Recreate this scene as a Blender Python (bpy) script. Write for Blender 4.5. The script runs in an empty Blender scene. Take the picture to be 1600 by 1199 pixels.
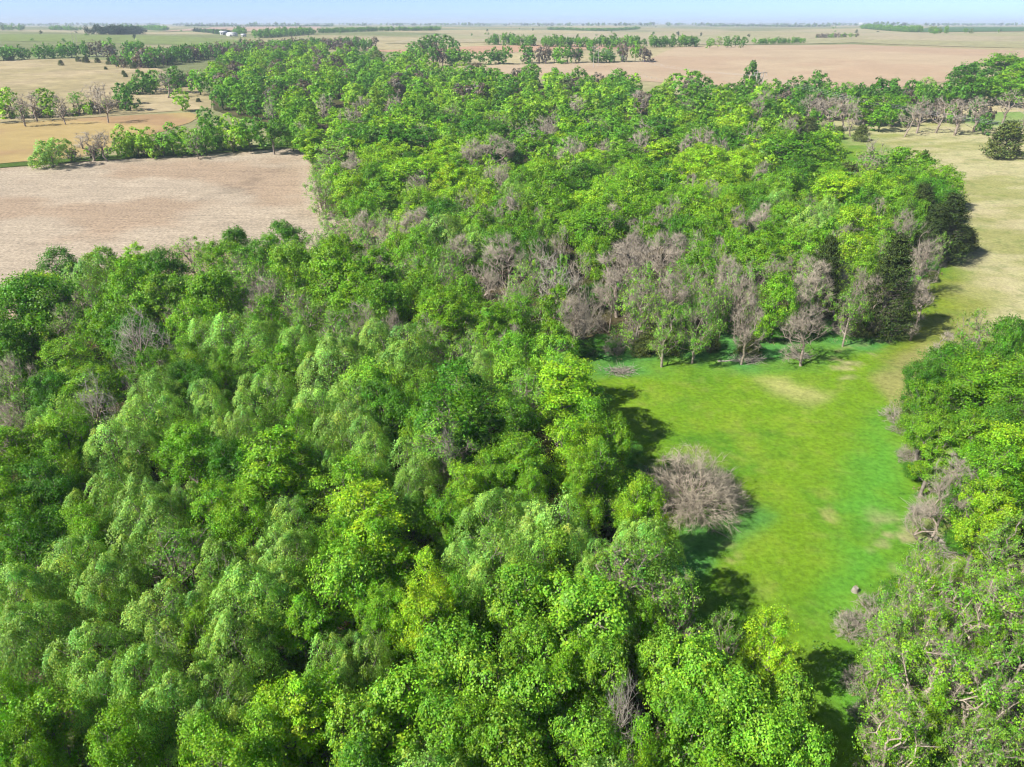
import bpy, math, random
import numpy as np
from mathutils import Vector, geometry as mgeo

# ------------------------------------------------------------------ camera
scene = bpy.context.scene
COL = scene.collection
CAM_H = 42.0
PITCH = math.radians(26.5)
FPX = 1130.0                       # focal length in photo pixels (photo 1600 x 1199)
cam_d = bpy.data.cameras.new('camera')
cam = bpy.data.objects.new('camera', cam_d)
COL.objects.link(cam)
cam.location = (0, 0, CAM_H)
cam.rotation_euler = (math.radians(90) - PITCH, 0, 0)
cam_d.sensor_width = 36.0
cam_d.lens = 36.0 * FPX / 1600.0
cam_d.clip_start = 0.5
cam_d.clip_end = 60000.0
scene.camera = cam

# ------------------------------------------------------------------ sky, sun, exposure
SUN_EL = math.radians(42)
SHADOW = Vector((0.87, 0.49, 0)).normalized()       # direction in which shadows fall
world = bpy.data.worlds.new('World')
scene.world = world
world.use_nodes = True
wn = world.node_tree
for n in list(wn.nodes):
    wn.nodes.remove(n)
sky = wn.nodes.new('ShaderNodeTexSky')
sky.sky_type = 'NISHITA'
sky.sun_disc = False
sky.sun_elevation = SUN_EL
sky.sun_rotation = math.atan2(-SHADOW.x, -SHADOW.y)
sky.air_density = 0.28
sky.dust_density = 0.5
sky.ozone_density = 2.6
bg = wn.nodes.new('ShaderNodeBackground')
bg.inputs['Strength'].default_value = 0.115
wo = wn.nodes.new('ShaderNodeOutputWorld')
wn.links.new(sky.outputs[0], bg.inputs[0])
wn.links.new(bg.outputs[0], wo.inputs[0])
sun_d = bpy.data.lights.new('sun', 'SUN')
sun_d.energy = 4.6
sun_d.angle = math.radians(0.53)
sun_d.color = (1.0, 0.955, 0.88)
sun = bpy.data.objects.new('sun', sun_d)
COL.objects.link(sun)
to_sun = Vector((-SHADOW.x * math.cos(SUN_EL), -SHADOW.y * math.cos(SUN_EL), math.sin(SUN_EL)))
sun.rotation_euler = to_sun.to_track_quat('Z', 'Y').to_euler()
sun.location = to_sun * 300
vs = scene.view_settings
vs.view_transform = 'Standard'
vs.look = 'None'
vs.exposure = 1.02
vs.gamma = 1.0
vs.use_curve_mapping = False
cy = scene.cycles
cy.max_bounces = 5
cy.diffuse_bounces = 3
cy.glossy_bounces = 2
cy.transmission_bounces = 4
cy.transparent_max_bounces = 6
cy.volume_bounces = 0
cy.use_denoising = True
cy.filter_width = 1.2
cy.use_adaptive_sampling = True
cy.adaptive_threshold = 0.03
cy.adaptive_min_samples = 32

# ------------------------------------------------------------------ projection and terrain
CP, SP = math.cos(PITCH), math.sin(PITCH)


def smooth(a, b, x):
    t = np.clip((np.asarray(x, float) - a) / (b - a), 0, 1)
    return t * t * (3 - 2 * t)


def height(x, y):
    x = np.asarray(x, float)
    y = np.asarray(y, float)
    r = np.hypot(x, y)
    soft = 45.0 * np.logaddexp(0, (r - 235) / 45.0)
    up = 28.0 * (1 - np.exp(-soft / 420.0))
    s = smooth(280, 900, r)
    und = (1.7 * np.sin(x / 96 + 1.3) * np.cos(y / 150 + 0.5) + 1.3 * np.sin((x * 0.5 + y) / 130 + 2.0)
           + 1.2 * np.sin((x - y * 0.4) / 210 + 0.6))
    return up + s * und


def ray(px, py):
    a, b = (px - 800) / FPX, (py - 599.5) / FPX
    return np.array([a, CP - b * SP, -SP - b * CP])


def hit(px, py, z=0.0):
    """where the sight line of photo pixel (px, py) meets the land raised by z"""
    d = ray(px, py)
    ts = np.geomspace(8, 16000, 1500)
    x, y, zz = ts * d[0], ts * d[1], CAM_H + ts * d[2]
    below = zz < height(x, y) + z
    i = int(np.argmax(below)) if below.any() else len(ts) - 1
    lo, hi = ts[max(i - 1, 0)], ts[i]
    for _ in range(18):
        m = 0.5 * (lo + hi)
        if CAM_H + m * d[2] < float(height(m * d[0], m * d[1])) + z:
            hi = m
        else:
            lo = m
    return float(hi * d[0]), float(hi * d[1])


def project(x, y, z):
    dz = np.asarray(z, float) - CAM_H
    y = np.asarray(y, float)
    depth = y * CP - dz * SP
    up = y * SP + dz * CP
    depth = np.maximum(depth, 0.1)
    return 800 + FPX * np.asarray(x, float) / depth, 599.5 - FPX * up / depth, depth


def lin(r, g, b, k=0.55):
    f = lambda c: ((c / 255 + 0.055) / 1.055) ** 2.4 if c > 10 else c / 255 / 12.92
    return (f(r) * k, f(g) * k, f(b) * k)


# cheap value noise on arrays
_perm = np.random.default_rng(5).random((256, 256))


def vnoise(x, y):
    x = np.asarray(x, float)
    y = np.asarray(y, float)
    xi, yi = np.floor(x).astype(int), np.floor(y).astype(int)
    fx, fy = x - xi, y - yi
    fx, fy = fx * fx * (3 - 2 * fx), fy * fy * (3 - 2 * fy)
    g = lambda i, j: _perm[(xi + i) & 255, (yi + j) & 255]
    return (g(0, 0) * (1 - fx) + g(1, 0) * fx) * (1 - fy) + (g(0, 1) * (1 - fx) + g(1, 1) * fx) * fy


def fbm(x, y, n=4):
    s, a, t = 0, 1.0, 0
    for k in range(n):
        s = s + a * vnoise(x * 2 ** k + 17.3 * k, y * 2 ** k + 9.1 * k)
        t += a
        a *= 0.5
    return s / t


# ------------------------------------------------------------------ materials
def new_mat(name):
    m = bpy.data.materials.new(name)
    m.use_nodes = True
    nt = m.node_tree
    b = nt.nodes['Principled BSDF']
    return m, nt, b


def attr(nt, name='tint'):
    a = nt.nodes.new('ShaderNodeAttribute')
    a.attribute_name = name
    return a


def mult(nt, a, b, fac=1.0):
    m = nt.nodes.new('ShaderNodeMix')
    m.data_type = 'RGBA'
    m.blend_type = 'MULTIPLY'
    m.inputs[0].default_value = fac
    nt.links.new(a, m.inputs[6])
    nt.links.new(b, m.inputs[7])
    return m.outputs[2]


def leaf_material(name, transl, rough, spec, glow=(1.15, 1.15, 0.55)):
    m, nt, b = new_mat(name)
    a = attr(nt)
    oi = nt.nodes.new('ShaderNodeObjectInfo')
    c = mult(nt, a.outputs['Color'], oi.outputs['Color'])
    nt.links.new(c, b.inputs['Base Color'])
    b.inputs['Roughness'].default_value = rough
    b.inputs['Specular IOR Level'].default_value = spec
    if transl > 0:
        tr = nt.nodes.new('ShaderNodeBsdfTranslucent')
        g = nt.nodes.new('ShaderNodeRGB')
        g.outputs[0].default_value = (*glow, 1)
        nt.links.new(mult(nt, c, g.outputs[0]), tr.inputs['Color'])
        mx = nt.nodes.new('ShaderNodeMixShader')
        mx.inputs[0].default_value = transl
        nt.links.new(b.outputs[0], mx.inputs[1])
        nt.links.new(tr.outputs[0], mx.inputs[2])
        nt.links.new(mx.outputs[0], nt.nodes['Material Output'].inputs['Surface'])
    return m


M_LEAF = leaf_material('leaf', 0.38, 0.5, 0.35)
M_NEEDLE = leaf_material('cedar_needle', 0.12, 0.65, 0.15, (1.0, 1.0, 0.6))
M_GRASS = leaf_material('grass_blade', 0.3, 0.6, 0.2)


def bark_material(name, c0, c1):
    m, nt, b = new_mat(name)
    oi = nt.nodes.new('ShaderNodeObjectInfo')
    tc = nt.nodes.new('ShaderNodeTexCoord')
    no = nt.nodes.new('ShaderNodeTexNoise')
    no.inputs['Scale'].default_value = 2.2
    no.inputs['Detail'].default_value = 6
    nt.links.new(tc.outputs['Object'], no.inputs['Vector'])
    r = nt.nodes.new('ShaderNodeValToRGB')
    r.color_ramp.elements[0].position = 0.3
    r.color_ramp.elements[0].color = (*c0, 1)
    r.color_ramp.elements[1].position = 0.7
    r.color_ramp.elements[1].color = (*c1, 1)
    nt.links.new(no.outputs['Fac'], r.inputs['Fac'])
    nt.links.new(mult(nt, r.outputs['Color'], oi.outputs['Color']), b.inputs['Base Color'])
    b.inputs['Roughness'].default_value = 0.9
    b.inputs['Specular IOR Level'].default_value = 0.1
    return m


M_BARK = bark_material('bark', (0.13, 0.105, 0.085), (0.27, 0.235, 0.205))
M_TWIG = bark_material('grey_twig', (0.27, 0.25, 0.21), (0.47, 0.44, 0.38))


def ground_material(name, scale, amount, bump, rough=0.95, stripe=None, second=None):
    """colour from the sheet's own 'tint' attribute, broken up by fine noise in metres"""
    m, nt, b = new_mat(name)
    a = attr(nt)
    geo = nt.nodes.new('ShaderNodeNewGeometry')
    n1 = nt.nodes.new('ShaderNodeTexNoise')
    n1.inputs['Scale'].default_value = scale
    n1.inputs['Detail'].default_value = 8
    n1.inputs['Roughness'].default_value = 0.68
    nt.links.new(geo.outputs['Position'], n1.inputs['Vector'])
    fac = n1.outputs['Fac']
    if stripe:
        ang, per, amt = stripe
        mp = nt.nodes.new('ShaderNodeMapping')
        mp.inputs['Rotation'].default_value = (0, 0, ang)
        mp.inputs['Scale'].default_value = (0.06, 1.0 / per, 1)
        nt.links.new(geo.outputs['Position'], mp.inputs['Vector'])
        n2 = nt.nodes.new('ShaderNodeTexNoise')
        n2.inputs['Scale'].default_value = 1.0
        n2.inputs['Detail'].default_value = 5
        n2.inputs['Roughness'].default_value = 0.75
        nt.links.new(mp.outputs[0], n2.inputs['Vector'])
        mm = nt.nodes.new('ShaderNodeMix')
        mm.inputs[0].default_value = amt
        nt.links.new(fac, mm.inputs[2])
        nt.links.new(n2.outputs['Fac'], mm.inputs[3])
        fac = mm.outputs[0]
    r = nt.nodes.new('ShaderNodeMapRange')
    r.inputs['From Min'].default_value = 0.28
    r.inputs['From Max'].default_value = 0.72
    r.inputs['To Min'].default_value = 1 - amount
    r.inputs['To Max'].default_value = 1 + amount
    nt.links.new(fac, r.inputs['Value'])
    cc = nt.nodes.new('ShaderNodeCombineColor')
    for k in range(3):
        nt.links.new(r.outputs[0], cc.inputs[k])
    nt.links.new(mult(nt, a.outputs['Color'], cc.outputs[0]), b.inputs['Base Color'])
    b.inputs['Roughness'].default_value = rough
    b.inputs['Specular IOR Level'].default_value = 0.05
    if bump:
        bp = nt.nodes.new('ShaderNodeBump')
        bp.inputs['Strength'].default_value = 0.8
        bp.inputs['Distance'].default_value = bump
        nt.links.new(fac, bp.inputs['Height'])
        nt.links.new(bp.outputs[0], b.inputs['Normal'])
    return m


M_PASTURE = ground_material('pasture_ground', 0.11, 0.30, 0.0)
M_FLOOR = ground_material('forest_litter', 1.3, 0.6, 0.10)
M_MEADOW = ground_material('meadow_turf', 1.9, 0.36, 0.10)
M_STUBBLE = ground_material('stubble_soil', 1.7, 0.72, 0.10, stripe=(math.radians(-14), 1.3, 0.28))
M_TILLED = ground_material('tilled_soil', 0.25, 0.16, 0.05, stripe=(math.radians(20), 4.0, 0.5))


def plain_material(name, col, rough=0.7, metal=0.0, var=0.15, scale=3.0):
    m, nt, b = new_mat(name)
    tc = nt.nodes.new('ShaderNodeTexCoord')
    no = nt.nodes.new('ShaderNodeTexNoise')
    no.inputs['Scale'].default_value = scale
    no.inputs['Detail'].default_value = 5
    nt.links.new(tc.outputs['Object'], no.inputs['Vector'])
    r = nt.nodes.new('ShaderNodeValToRGB')
    r.color_ramp.elements[0].position = 0.3
    r.color_ramp.elements[0].color = (*[c * (1 - var) for c in col], 1)
    r.color_ramp.elements[1].position = 0.7
    r.color_ramp.elements[1].color = (*[min(c * (1 + var), 1) for c in col], 1)
    nt.links.new(no.outputs['Fac'], r.inputs['Fac'])
    nt.links.new(r.outputs['Color'], b.inputs['Base Color'])
    b.inputs['Roughness'].default_value = rough
    b.inputs['Metallic'].default_value = metal
    return m


# ------------------------------------------------------------------ mesh helpers
def make_mesh(name, verts, tris=None, quads=None, mat=None, tint=None, smooth_shade=False):
    me = bpy.data.meshes.new(name)
    verts = np.asarray(verts, np.float32).reshape(-1, 3)
    tris = np.zeros((0, 3), np.int32) if tris is None else np.asarray(tris, np.int32).reshape(-1, 3)
    quads = np.zeros((0, 4), np.int32) if quads is None else np.asarray(quads, np.int32).reshape(-1, 4)
    if len(quads):
        deg = quads[:, 2] == quads[:, 3]
        if deg.any():
            tris = np.concatenate([tris, quads[deg][:, :3]])
            quads = quads[~deg]
    me.vertices.add(len(verts))
    me.vertices.foreach_set('co', verts.ravel())
    loops = np.concatenate([tris.ravel(), quads.ravel()])
    me.loops.add(len(loops))
    me.loops.foreach_set('vertex_index', loops)
    nt_, nq = len(tris), len(quads)
    me.polygons.add(nt_ + nq)
    start = np.concatenate([np.arange(nt_) * 3, nt_ * 3 + np.arange(nq) * 4]).astype(np.int32)
    me.polygons.foreach_set('loop_start', start)
    if smooth_shade:
        me.polygons.foreach_set('use_smooth', np.ones(nt_ + nq, bool))
    me.update(calc_edges=True)
    if mat:
        me.materials.append(mat)
    if tint is not None:
        a = me.attributes.new('tint', 'FLOAT_COLOR', 'POINT')
        t = np.ones((len(verts), 4), np.float32)
        t[:, :3] = tint
        a.data.foreach_set('color', t.ravel())
    return me


def link(name, data, parent=None, loc=None):
    o = bpy.data.objects.new(name, data)
    COL.objects.link(o)
    if parent is not None:
        o.parent = parent
    if loc is not None:
        o.location = loc
    return o


def tag(o, label=None, cat=None, group=None, kind=None):
    if label:
        o['label'] = label
    if cat:
        o['category'] = cat
    if group:
        o['group'] = group
    if kind:
        o['kind'] = kind
    return o


def nrm(v):
    return v / np.maximum(np.linalg.norm(v, axis=-1, keepdims=True), 1e-9)


def tubes(p0, p1, r0, r1, k):
    """k-sided prisms from p0 to p1, one per row"""
    d = nrm(p1 - p0)
    ref = np.where(np.abs(d[:, 2:3]) > 0.9, np.array([[1.0, 0, 0]]), np.array([[0, 0, 1.0]]))
    u = nrm(np.cross(d, ref))
    v = np.cross(d, u)
    ang = np.arange(k) * 2 * math.pi / k
    ring = np.cos(ang)[None, :, None] * u[:, None] + np.sin(ang)[None, :, None] * v[:, None]
    a = p0[:, None] + ring * r0[:, None, None]
    b = p1[:, None] + ring * r1[:, None, None]
    V = np.concatenate([a, b], 1)
    n = len(p0)
    i = np.arange(k)
    j = (i + 1) % k
    q = np.stack([i, j, j + k, i + k], 1)
    Q = q[None] + (np.arange(n) * 2 * k)[:, None, None]
    return V.reshape(-1, 3), Q.reshape(-1, 4)


def join(parts):
    V, Q, n = [], [], 0
    for v, q in parts:
        if len(v) == 0:
            continue
        V.append(v)
        Q.append(q + n)
        n += len(v)
    return np.concatenate(V), np.concatenate(Q)


def grow(pts, spine, bf):
    """branching skeleton: spanning tree from a trunk spine through pts, short paths favoured"""
    P = np.concatenate([spine, pts])
    ns, n = len(spine), len(P)
    parent = np.full(n, -1)
    plen = np.zeros(n)
    for i in range(1, ns):
        parent[i] = i - 1
        plen[i] = plen[i - 1] + np.linalg.norm(P[i] - P[i - 1])
    best = np.full(n, 1e9)
    bp = np.zeros(n, int)
    todo = np.ones(n, bool)
    todo[:ns] = False
    order = list(range(ns))

    def relax(i):
        c = np.linalg.norm(P - P[i], axis=1) + bf * plen[i]
        m = c < best
        best[m] = c[m]
        bp[m] = i
    for i in range(ns):
        relax(i)
    for _ in range(n - ns):
        c = np.where(todo, best, 1e12)
        j = int(np.argmin(c))
        todo[j] = False
        parent[j] = bp[j]
        plen[j] = plen[bp[j]] + np.linalg.norm(P[j] - P[bp[j]])
        order.append(j)
        relax(j)
    w = np.ones(n)
    for j in reversed(order):
        if parent[j] >= 0:
            w[parent[j]] += w[j]
    return P, parent, w


def skeleton_mesh(P, parent, w, tip, power, rmax, thin_cut=None):
    i = np.arange(len(P))[parent >= 0]
    par = parent[i]
    r = np.minimum(tip * w ** power, rmax)
    r1 = r[i]
    r0 = np.minimum(r[par], r1 * 1.7)
    thick = r1 > (thin_cut or 0.05)
    parts = []
    for msk, k in ((thick, 6), (~thick, 3)):
        if msk.any():
            parts.append(tubes(P[par[msk]], P[i[msk]], r0[msk], r1[msk], k))
    return join(parts)


def leaves(rng, pos, normal, length, width, axis=None, tri=False):
    n = len(pos)
    t = rng.normal(size=(n, 3)) if axis is None else axis + rng.normal(size=(n, 3)) * 0.25
    t = nrm(t - normal * np.sum(t * normal, 1, keepdims=True))
    s = np.cross(normal, t)
    L = (length * rng.uniform(0.65, 1.25, n))[:, None] * 0.5
    W = (width * rng.uniform(0.7, 1.2, n))[:, None] * 0.5
    fold = normal * L * 0.25
    V = np.stack([pos - t * L, pos - s * W - t * L * 0.1 + fold, pos + t * L, pos + s * W - t * L * 0.1 + fold], 1)
    if tri:
        V = np.stack([pos - t * L * 0.85, pos - s * W * 1.2 + t * L * 0.35 + fold, pos + s * W * 1.2 + t * L * 0.6 - fold, pos], 1)
    Q = (np.arange(n) * 4)[:, None] + np.arange(4)[None]
    if tri:
        Q[:, 3] = Q[:, 2]
    return V.reshape(-1, 3), Q


def leaf_tint(rng, nclump, idx, spread=0.22, hue=0.12):
    """one colour factor per leaf, shared drift per clump"""
    cl = rng.normal(0, 1, (nclump, 2))
    lf = rng.normal(0, 1, (len(idx), 2))
    v = np.exp(spread * (0.45 * cl[idx, 0] + 0.9 * lf[:, 0]))
    h = hue * (0.6 * cl[idx, 1] + 0.8 * lf[:, 1])
    c = np.stack([v * np.exp(h), v, v * np.exp(-h * 0.6)], 1)
    return np.repeat(np.clip(c, 0.3, 2.2), 4, 0)


def lobes_for(rng, R, z0, z1, n, spread=0.62, flat=1.0):
    """overlapping ellipsoid lobes making an uneven crown between heights z0 and z1"""
    out = []
    zc = (z0 + z1) * 0.5
    for k in range(n):
        a = rng.uniform(0, 2 * math.pi) if k else 0
        rho = R * spread * math.sqrt(rng.uniform(0.15, 1)) if k > 0 else 0
        top = math.sqrt(max(1 - (rho / R) ** 2, 0))
        r = R * rng.uniform(0.30, 0.46)
        zhi = zc + (z1 - zc) * top - r * 0.8
        zlo = z0 + r * 0.6
        z = zlo + (max(zhi, zlo) - zlo) * rng.uniform(0.0, 1.0) ** 0.7
        if k == 0:
            z = z1 - r * 0.85
        out.append((rho * math.cos(a), rho * math.sin(a), z, r, r * rng.uniform(0.75, 1.0) * flat))
    return out


def lobe_points(rng, lobes, n, up=0.35, inside=0.86):
    pts, dirs = [], []
    L = np.array(lobes)
    wts = L[:, 3] ** 2
    k = rng.choice(len(L), n * 6, p=wts / wts.sum())
    d = nrm(rng.normal(size=(n * 6, 3)) + np.array([0, 0, up]))
    rr = rng.uniform(0.85, 1.05, n * 6)[:, None]
    p = L[k, :3] + d * rr * np.stack([L[k, 3], L[k, 3], L[k, 4]], 1)
    q = (p[:, None] - L[None, :, :3]) / np.stack([L[:, 3], L[:, 3], L[:, 4]], 1)[None]
    dist = np.linalg.norm(q, axis=2)
    dist[np.arange(len(k)), k] = 9
    keep = (dist > inside).all(1)
    p, d = p[keep][:n], d[keep][:n]
    return p, d


def gen_leafy(seed, lod, style):
    """canonical tree: returns trunk mesh, crown mesh, crown radius, height"""
    rng = np.random.default_rng(seed)
    S = {0: dict(leaf=0.20, n=27000, cl=180), 1: dict(leaf=0.36, n=15500, cl=165), 2: dict(leaf=0.62, n=5200, cl=110)}[lod]
    leaf, n, ncl = S['leaf'], S['n'], S['cl']
    R, H = (3.6, 11.0) if lod == 0 else (5.2, 12.0)
    z0 = H * (0.2 if lod == 0 else 0.08)
    nl = int(rng.integers(13, 18))
    up, asp, flat = 0.18, 0.62, 1.0
    if style == 'tall':
        R *= 0.8
        H *= 1.06
        z0 = H * (0.18 if lod == 0 else 0.06)
        nl += 3
    if style == 'big':
        leaf *= 1.18
        n = int(n * 0.52)
        asp = 0.72
    if style == 'spread':
        z0 = H * 0.3
        flat = 0.8
    if style == 'sparse':
        n = int(n * 0.22)
        ncl = int(ncl * 0.6)
        up = 0.2
    if style == 'open':
        n = int(n * 0.25)
        ncl = int(ncl * 0.5)
        up = 0.1
        flat = 0.8
    if style == 'willow':
        asp = 0.36
        leaf *= 1.12
        n = int(n * 1.1)
        ncl = int(ncl * 0.72)
    lob = lobes_for(rng, R, z0, H, nl, 0.66, flat)
    cp, cd = lobe_points(rng, lob, ncl, up)
    ncl = len(cp)
    # trunk and limbs
    lean = rng.normal(0, 0.04, 2) * H
    zs = np.linspace(0, H * 0.5, 6)
    sp = np.stack([lean[0] * (zs / H) ** 1.5 * 2, lean[1] * (zs / H) ** 1.5 * 2, zs], 1)
    inner = np.array([l[:3] for l in lob])
    mid = cp * np.array([0.62, 0.62, 0.86]) + rng.normal(0, 0.15, cp.shape)
    extra = mid[:: 2]
    P, par, w = grow(np.concatenate([inner, extra, cp - cd * 0.12]), sp, 0.45)
    tv, tq = skeleton_mesh(P, par, w, (0.016 if lod < 2 else 0.022) * {'sparse': 1.35, 'open': 1.5}.get(style, 1), 0.48, 0.32)
    ntw = {'sparse': (2600, 2200, 700), 'open': (3200, 2400, 900), 'willow': (700, 300, 0), 'big': (250, 100, 0)}.get(style, (420, 300, 0))[lod]
    if ntw:
        tip_i = np.arange(len(sp), len(P))[w[len(sp):] < 5]
        bv, bq = twigs(rng, P[tip_i], P[par[tip_i]], ntw, 0.95 * R / 3.6, (0.015, 0.026, 0.05)[lod], 0.1, 0.6)
        tv, tq = join([(tv, tq), (bv, bq)])
    # leaves
    rc = R * (0.15 if style in ('sparse', 'open') else 0.17)
    cw = np.exp(rng.normal(0, 0.45, ncl))
    idx = rng.choice(ncl, n, p=cw / cw.sum())
    if style == 'willow':
        # drooping clumps: leaves hang lower the farther they lie from the clump's middle
        d = nrm(rng.normal(size=(n, 3)) + cd[idx] * 0.6 + np.array([0, 0, 0.3]))
        rad = rng.uniform(0, 1, n) ** 0.5 * rng.uniform(0.8, 1.3, n)
        sc = np.exp(rng.normal(0.0, 0.3, ncl))[idx]
        off = d * (rad * rc * 1.3 * sc)[:, None] * np.array([1.15, 1.15, 0.55])
        axs = nrm(cd * np.array([1, 1, 0.3]) + rng.normal(size=(ncl, 3)) * 0.5)
        off += axs[idx] * (rng.uniform(-0.3, 1.0, n) * rc * rng.uniform(0.2, 1.1, ncl)[idx])[:, None]
        hd = np.hypot(off[:, 0], off[:, 1])
        off[:, 2] -= hd ** 2 / (rc * 1.5)
        pos = cp[idx] + off
        ou = nrm(off * np.array([1, 1, 0]) + 1e-4)
        nor = nrm(d * 0.4 + cd[idx] * 0.5 + ou * 0.3 + np.array([0, 0, 0.5]) + rng.normal(size=(n, 3)) * 0.42)
        ax = nrm(ou * 0.6 + np.array([0, 0, -1.0]) * (0.2 + hd / rc)[:, None])
        V, Q = leaves(rng, pos, nor, leaf, leaf * asp, ax, True)
    else:
        d = nrm(rng.normal(size=(n, 3)) + cd[idx] * 0.5 + np.array([0, 0, 0.25]))
        rad = rng.uniform(0, 1, n) ** 0.5 * rng.uniform(0.8, 1.25, n)
        sc = np.exp(rng.normal(-0.05, 0.32, ncl))[idx]
        pos = cp[idx] + d * (rad * rc * sc)[:, None] * np.array([1.1, 1.1, 0.8])
        axs = nrm(cd + rng.normal(size=(ncl, 3)) * 0.7)
        pos += axs[idx] * (rng.normal(0, 1, n) * rc * rng.uniform(0.1, 0.75, ncl)[idx])[:, None]
        nor = nrm(d * 0.6 + cd[idx] * 0.5 + np.array([0, 0, 0.5]) + rng.normal(size=(n, 3)) * 0.45)
        V, Q = leaves(rng, pos, nor, leaf, leaf * asp, None, style != 'big')
    tint = leaf_tint(rng, ncl, idx, 0.26, 0.16)
    tm = make_mesh('trunk', tv, None, tq, M_BARK)
    cm = make_mesh('crown', V, None, Q, M_LEAF, tint)
    return tm, cm, R, H, (V, Q, tint)


def twigs(rng, ends, starts, n, length, width, droop=0.12, wild=0.55):
    """thin tapering shoots leaving the outer branches"""
    i = rng.integers(0, len(ends), n)
    d = nrm(ends[i] - starts[i] + 1e-4)
    t = rng.uniform(0.1, 1, n)[:, None]
    p0 = starts[i] + (ends[i] - starts[i]) * t
    dd = nrm(d + rng.normal(size=(n, 3)) * wild + np.array([0, 0, droop]))
    p1 = p0 + dd * length * rng.uniform(0.35, 1.2, n)[:, None]
    u = nrm(np.cross(dd, rng.normal(size=(n, 3))))
    v = np.cross(dd, u)
    w = width * 0.6
    V = np.stack([p0 + u * w, p0 - u * w * 0.5 + v * w * 0.87, p0 - u * w * 0.5 - v * w * 0.87, p1], 1)
    f = np.array([[0, 1, 3, 3], [1, 2, 3, 3], [2, 0, 3, 3]])
    return V.reshape(-1, 3), ((np.arange(n) * 4)[:, None, None] + f[None]).reshape(-1, 4)


def gen_bare(seed, lod, style='tree'):
    """leafless tree: trunk and limbs, and a crown of twigs"""
    rng = np.random.default_rng(seed)
    R, H = {'tree': (4.2, 11.0), 'upright': (3.0, 11.5), 'bush': (5.6, 6.4), 'thin': (3.8, 10.0), 'small': (2.2, 2.8)}[style]
    npts = {0: 700, 1: 520, 2: 190}[lod]
    if style in ('bush', 'small'):
        npts = 1500 if style == 'bush' else 260
        d = nrm(rng.normal(size=(npts, 3)) * np.array([1, 1, 0.75]) + np.array([0, 0, 0.25]))
        d[:, 2] = np.abs(d[:, 2])
        rad = rng.uniform(0.02, 1, npts) ** 0.42
        lump = 0.74 + 0.46 * vnoise(d[:, 0] * 2.4 + 9, d[:, 1] * 2.4 + 4 + d[:, 2])
        pts = d * (rad * lump)[:, None] * np.array([R, R, H]) + np.array([0, 0, 0.15])
        sp = np.array([[0, 0, 0], [0, 0, 0.3]], float)
        bf = 0.7
    else:
        lob = lobes_for(rng, R, H * (0.1 if style != 'thin' else 0.25), H, 14, 0.66, 1.25)
        a, _ = lobe_points(rng, lob, npts // 2, 0.2, 0.8)
        L = np.array(lob)
        k = rng.integers(0, len(L), npts - len(a))
        b = L[k, :3] + nrm(rng.normal(size=(len(k), 3))) * (rng.uniform(0.1, 0.95, len(k)) * L[k, 3])[:, None]
        pts = np.concatenate([a, b])
        pts[:, 2] = np.maximum(pts[:, 2], 0.3)
        zs = np.linspace(0, H * 0.52, 7)
        lean = rng.normal(0, 0.10, 2) * H
        wob = np.cumsum(rng.normal(0, 0.13, (7, 2)), 0)
        sp = np.stack([lean[0] * zs / H + wob[:, 0], lean[1] * zs / H + wob[:, 1], zs], 1)
        sp -= sp[0]
        keep = fbm(pts[:, 0] * 0.7 + 5 + seed % 9, pts[:, 1] * 0.7 + pts[:, 2] * 0.5, 2) > rng.uniform(0.34, 0.46)
        pts = pts[keep]
        bf = 0.45
    P, par, w = grow(pts, sp, bf)
    ns = len(sp)
    tip = {0: 0.009, 1: 0.011, 2: 0.022}[lod] * (0.6 if style == 'small' else 1)
    fat = w > 6
    fat[:ns] = True
    i = np.arange(len(P))[par >= 0]
    r = np.minimum(tip * w ** 0.52, 0.26 if style != 'bush' else 0.13)
    r0 = np.minimum(r[np.maximum(par, 0)], r * 1.6)
    fi, ti = i[fat[i]], i[~fat[i]]
    tv, tq = tubes(P[par[fi]], P[fi], r0[fi], r[fi], 6)
    parts = [tubes(P[par[ti]], P[ti], r0[ti], r[ti], 3)]
    nt_ = {0: 4200, 1: 3300, 2: 1200}[lod]
    tw = {0: 0.016, 1: 0.023, 2: 0.05}[lod]
    if style == 'thin':
        nt_ = int(nt_ * 0.35)
    if style == 'bush':
        parts.append(twigs(rng, P[ti], P[par[ti]], 17000, 1.15, 0.018, -0.06, 0.55))
    elif style == 'small':
        parts.append(twigs(rng, P[ti], P[par[ti]], 1500, 0.75, 0.024, 0.1, 0.7))
    else:
        parts.append(twigs(rng, P[ti], P[par[ti]], nt_, 1.15, tw, 0.3, 0.5))
    cv, cq = join(parts)
    return make_mesh('trunk', tv, None, tq, M_BARK), make_mesh('crown', cv, None, cq, M_TWIG), R, H, None


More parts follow.
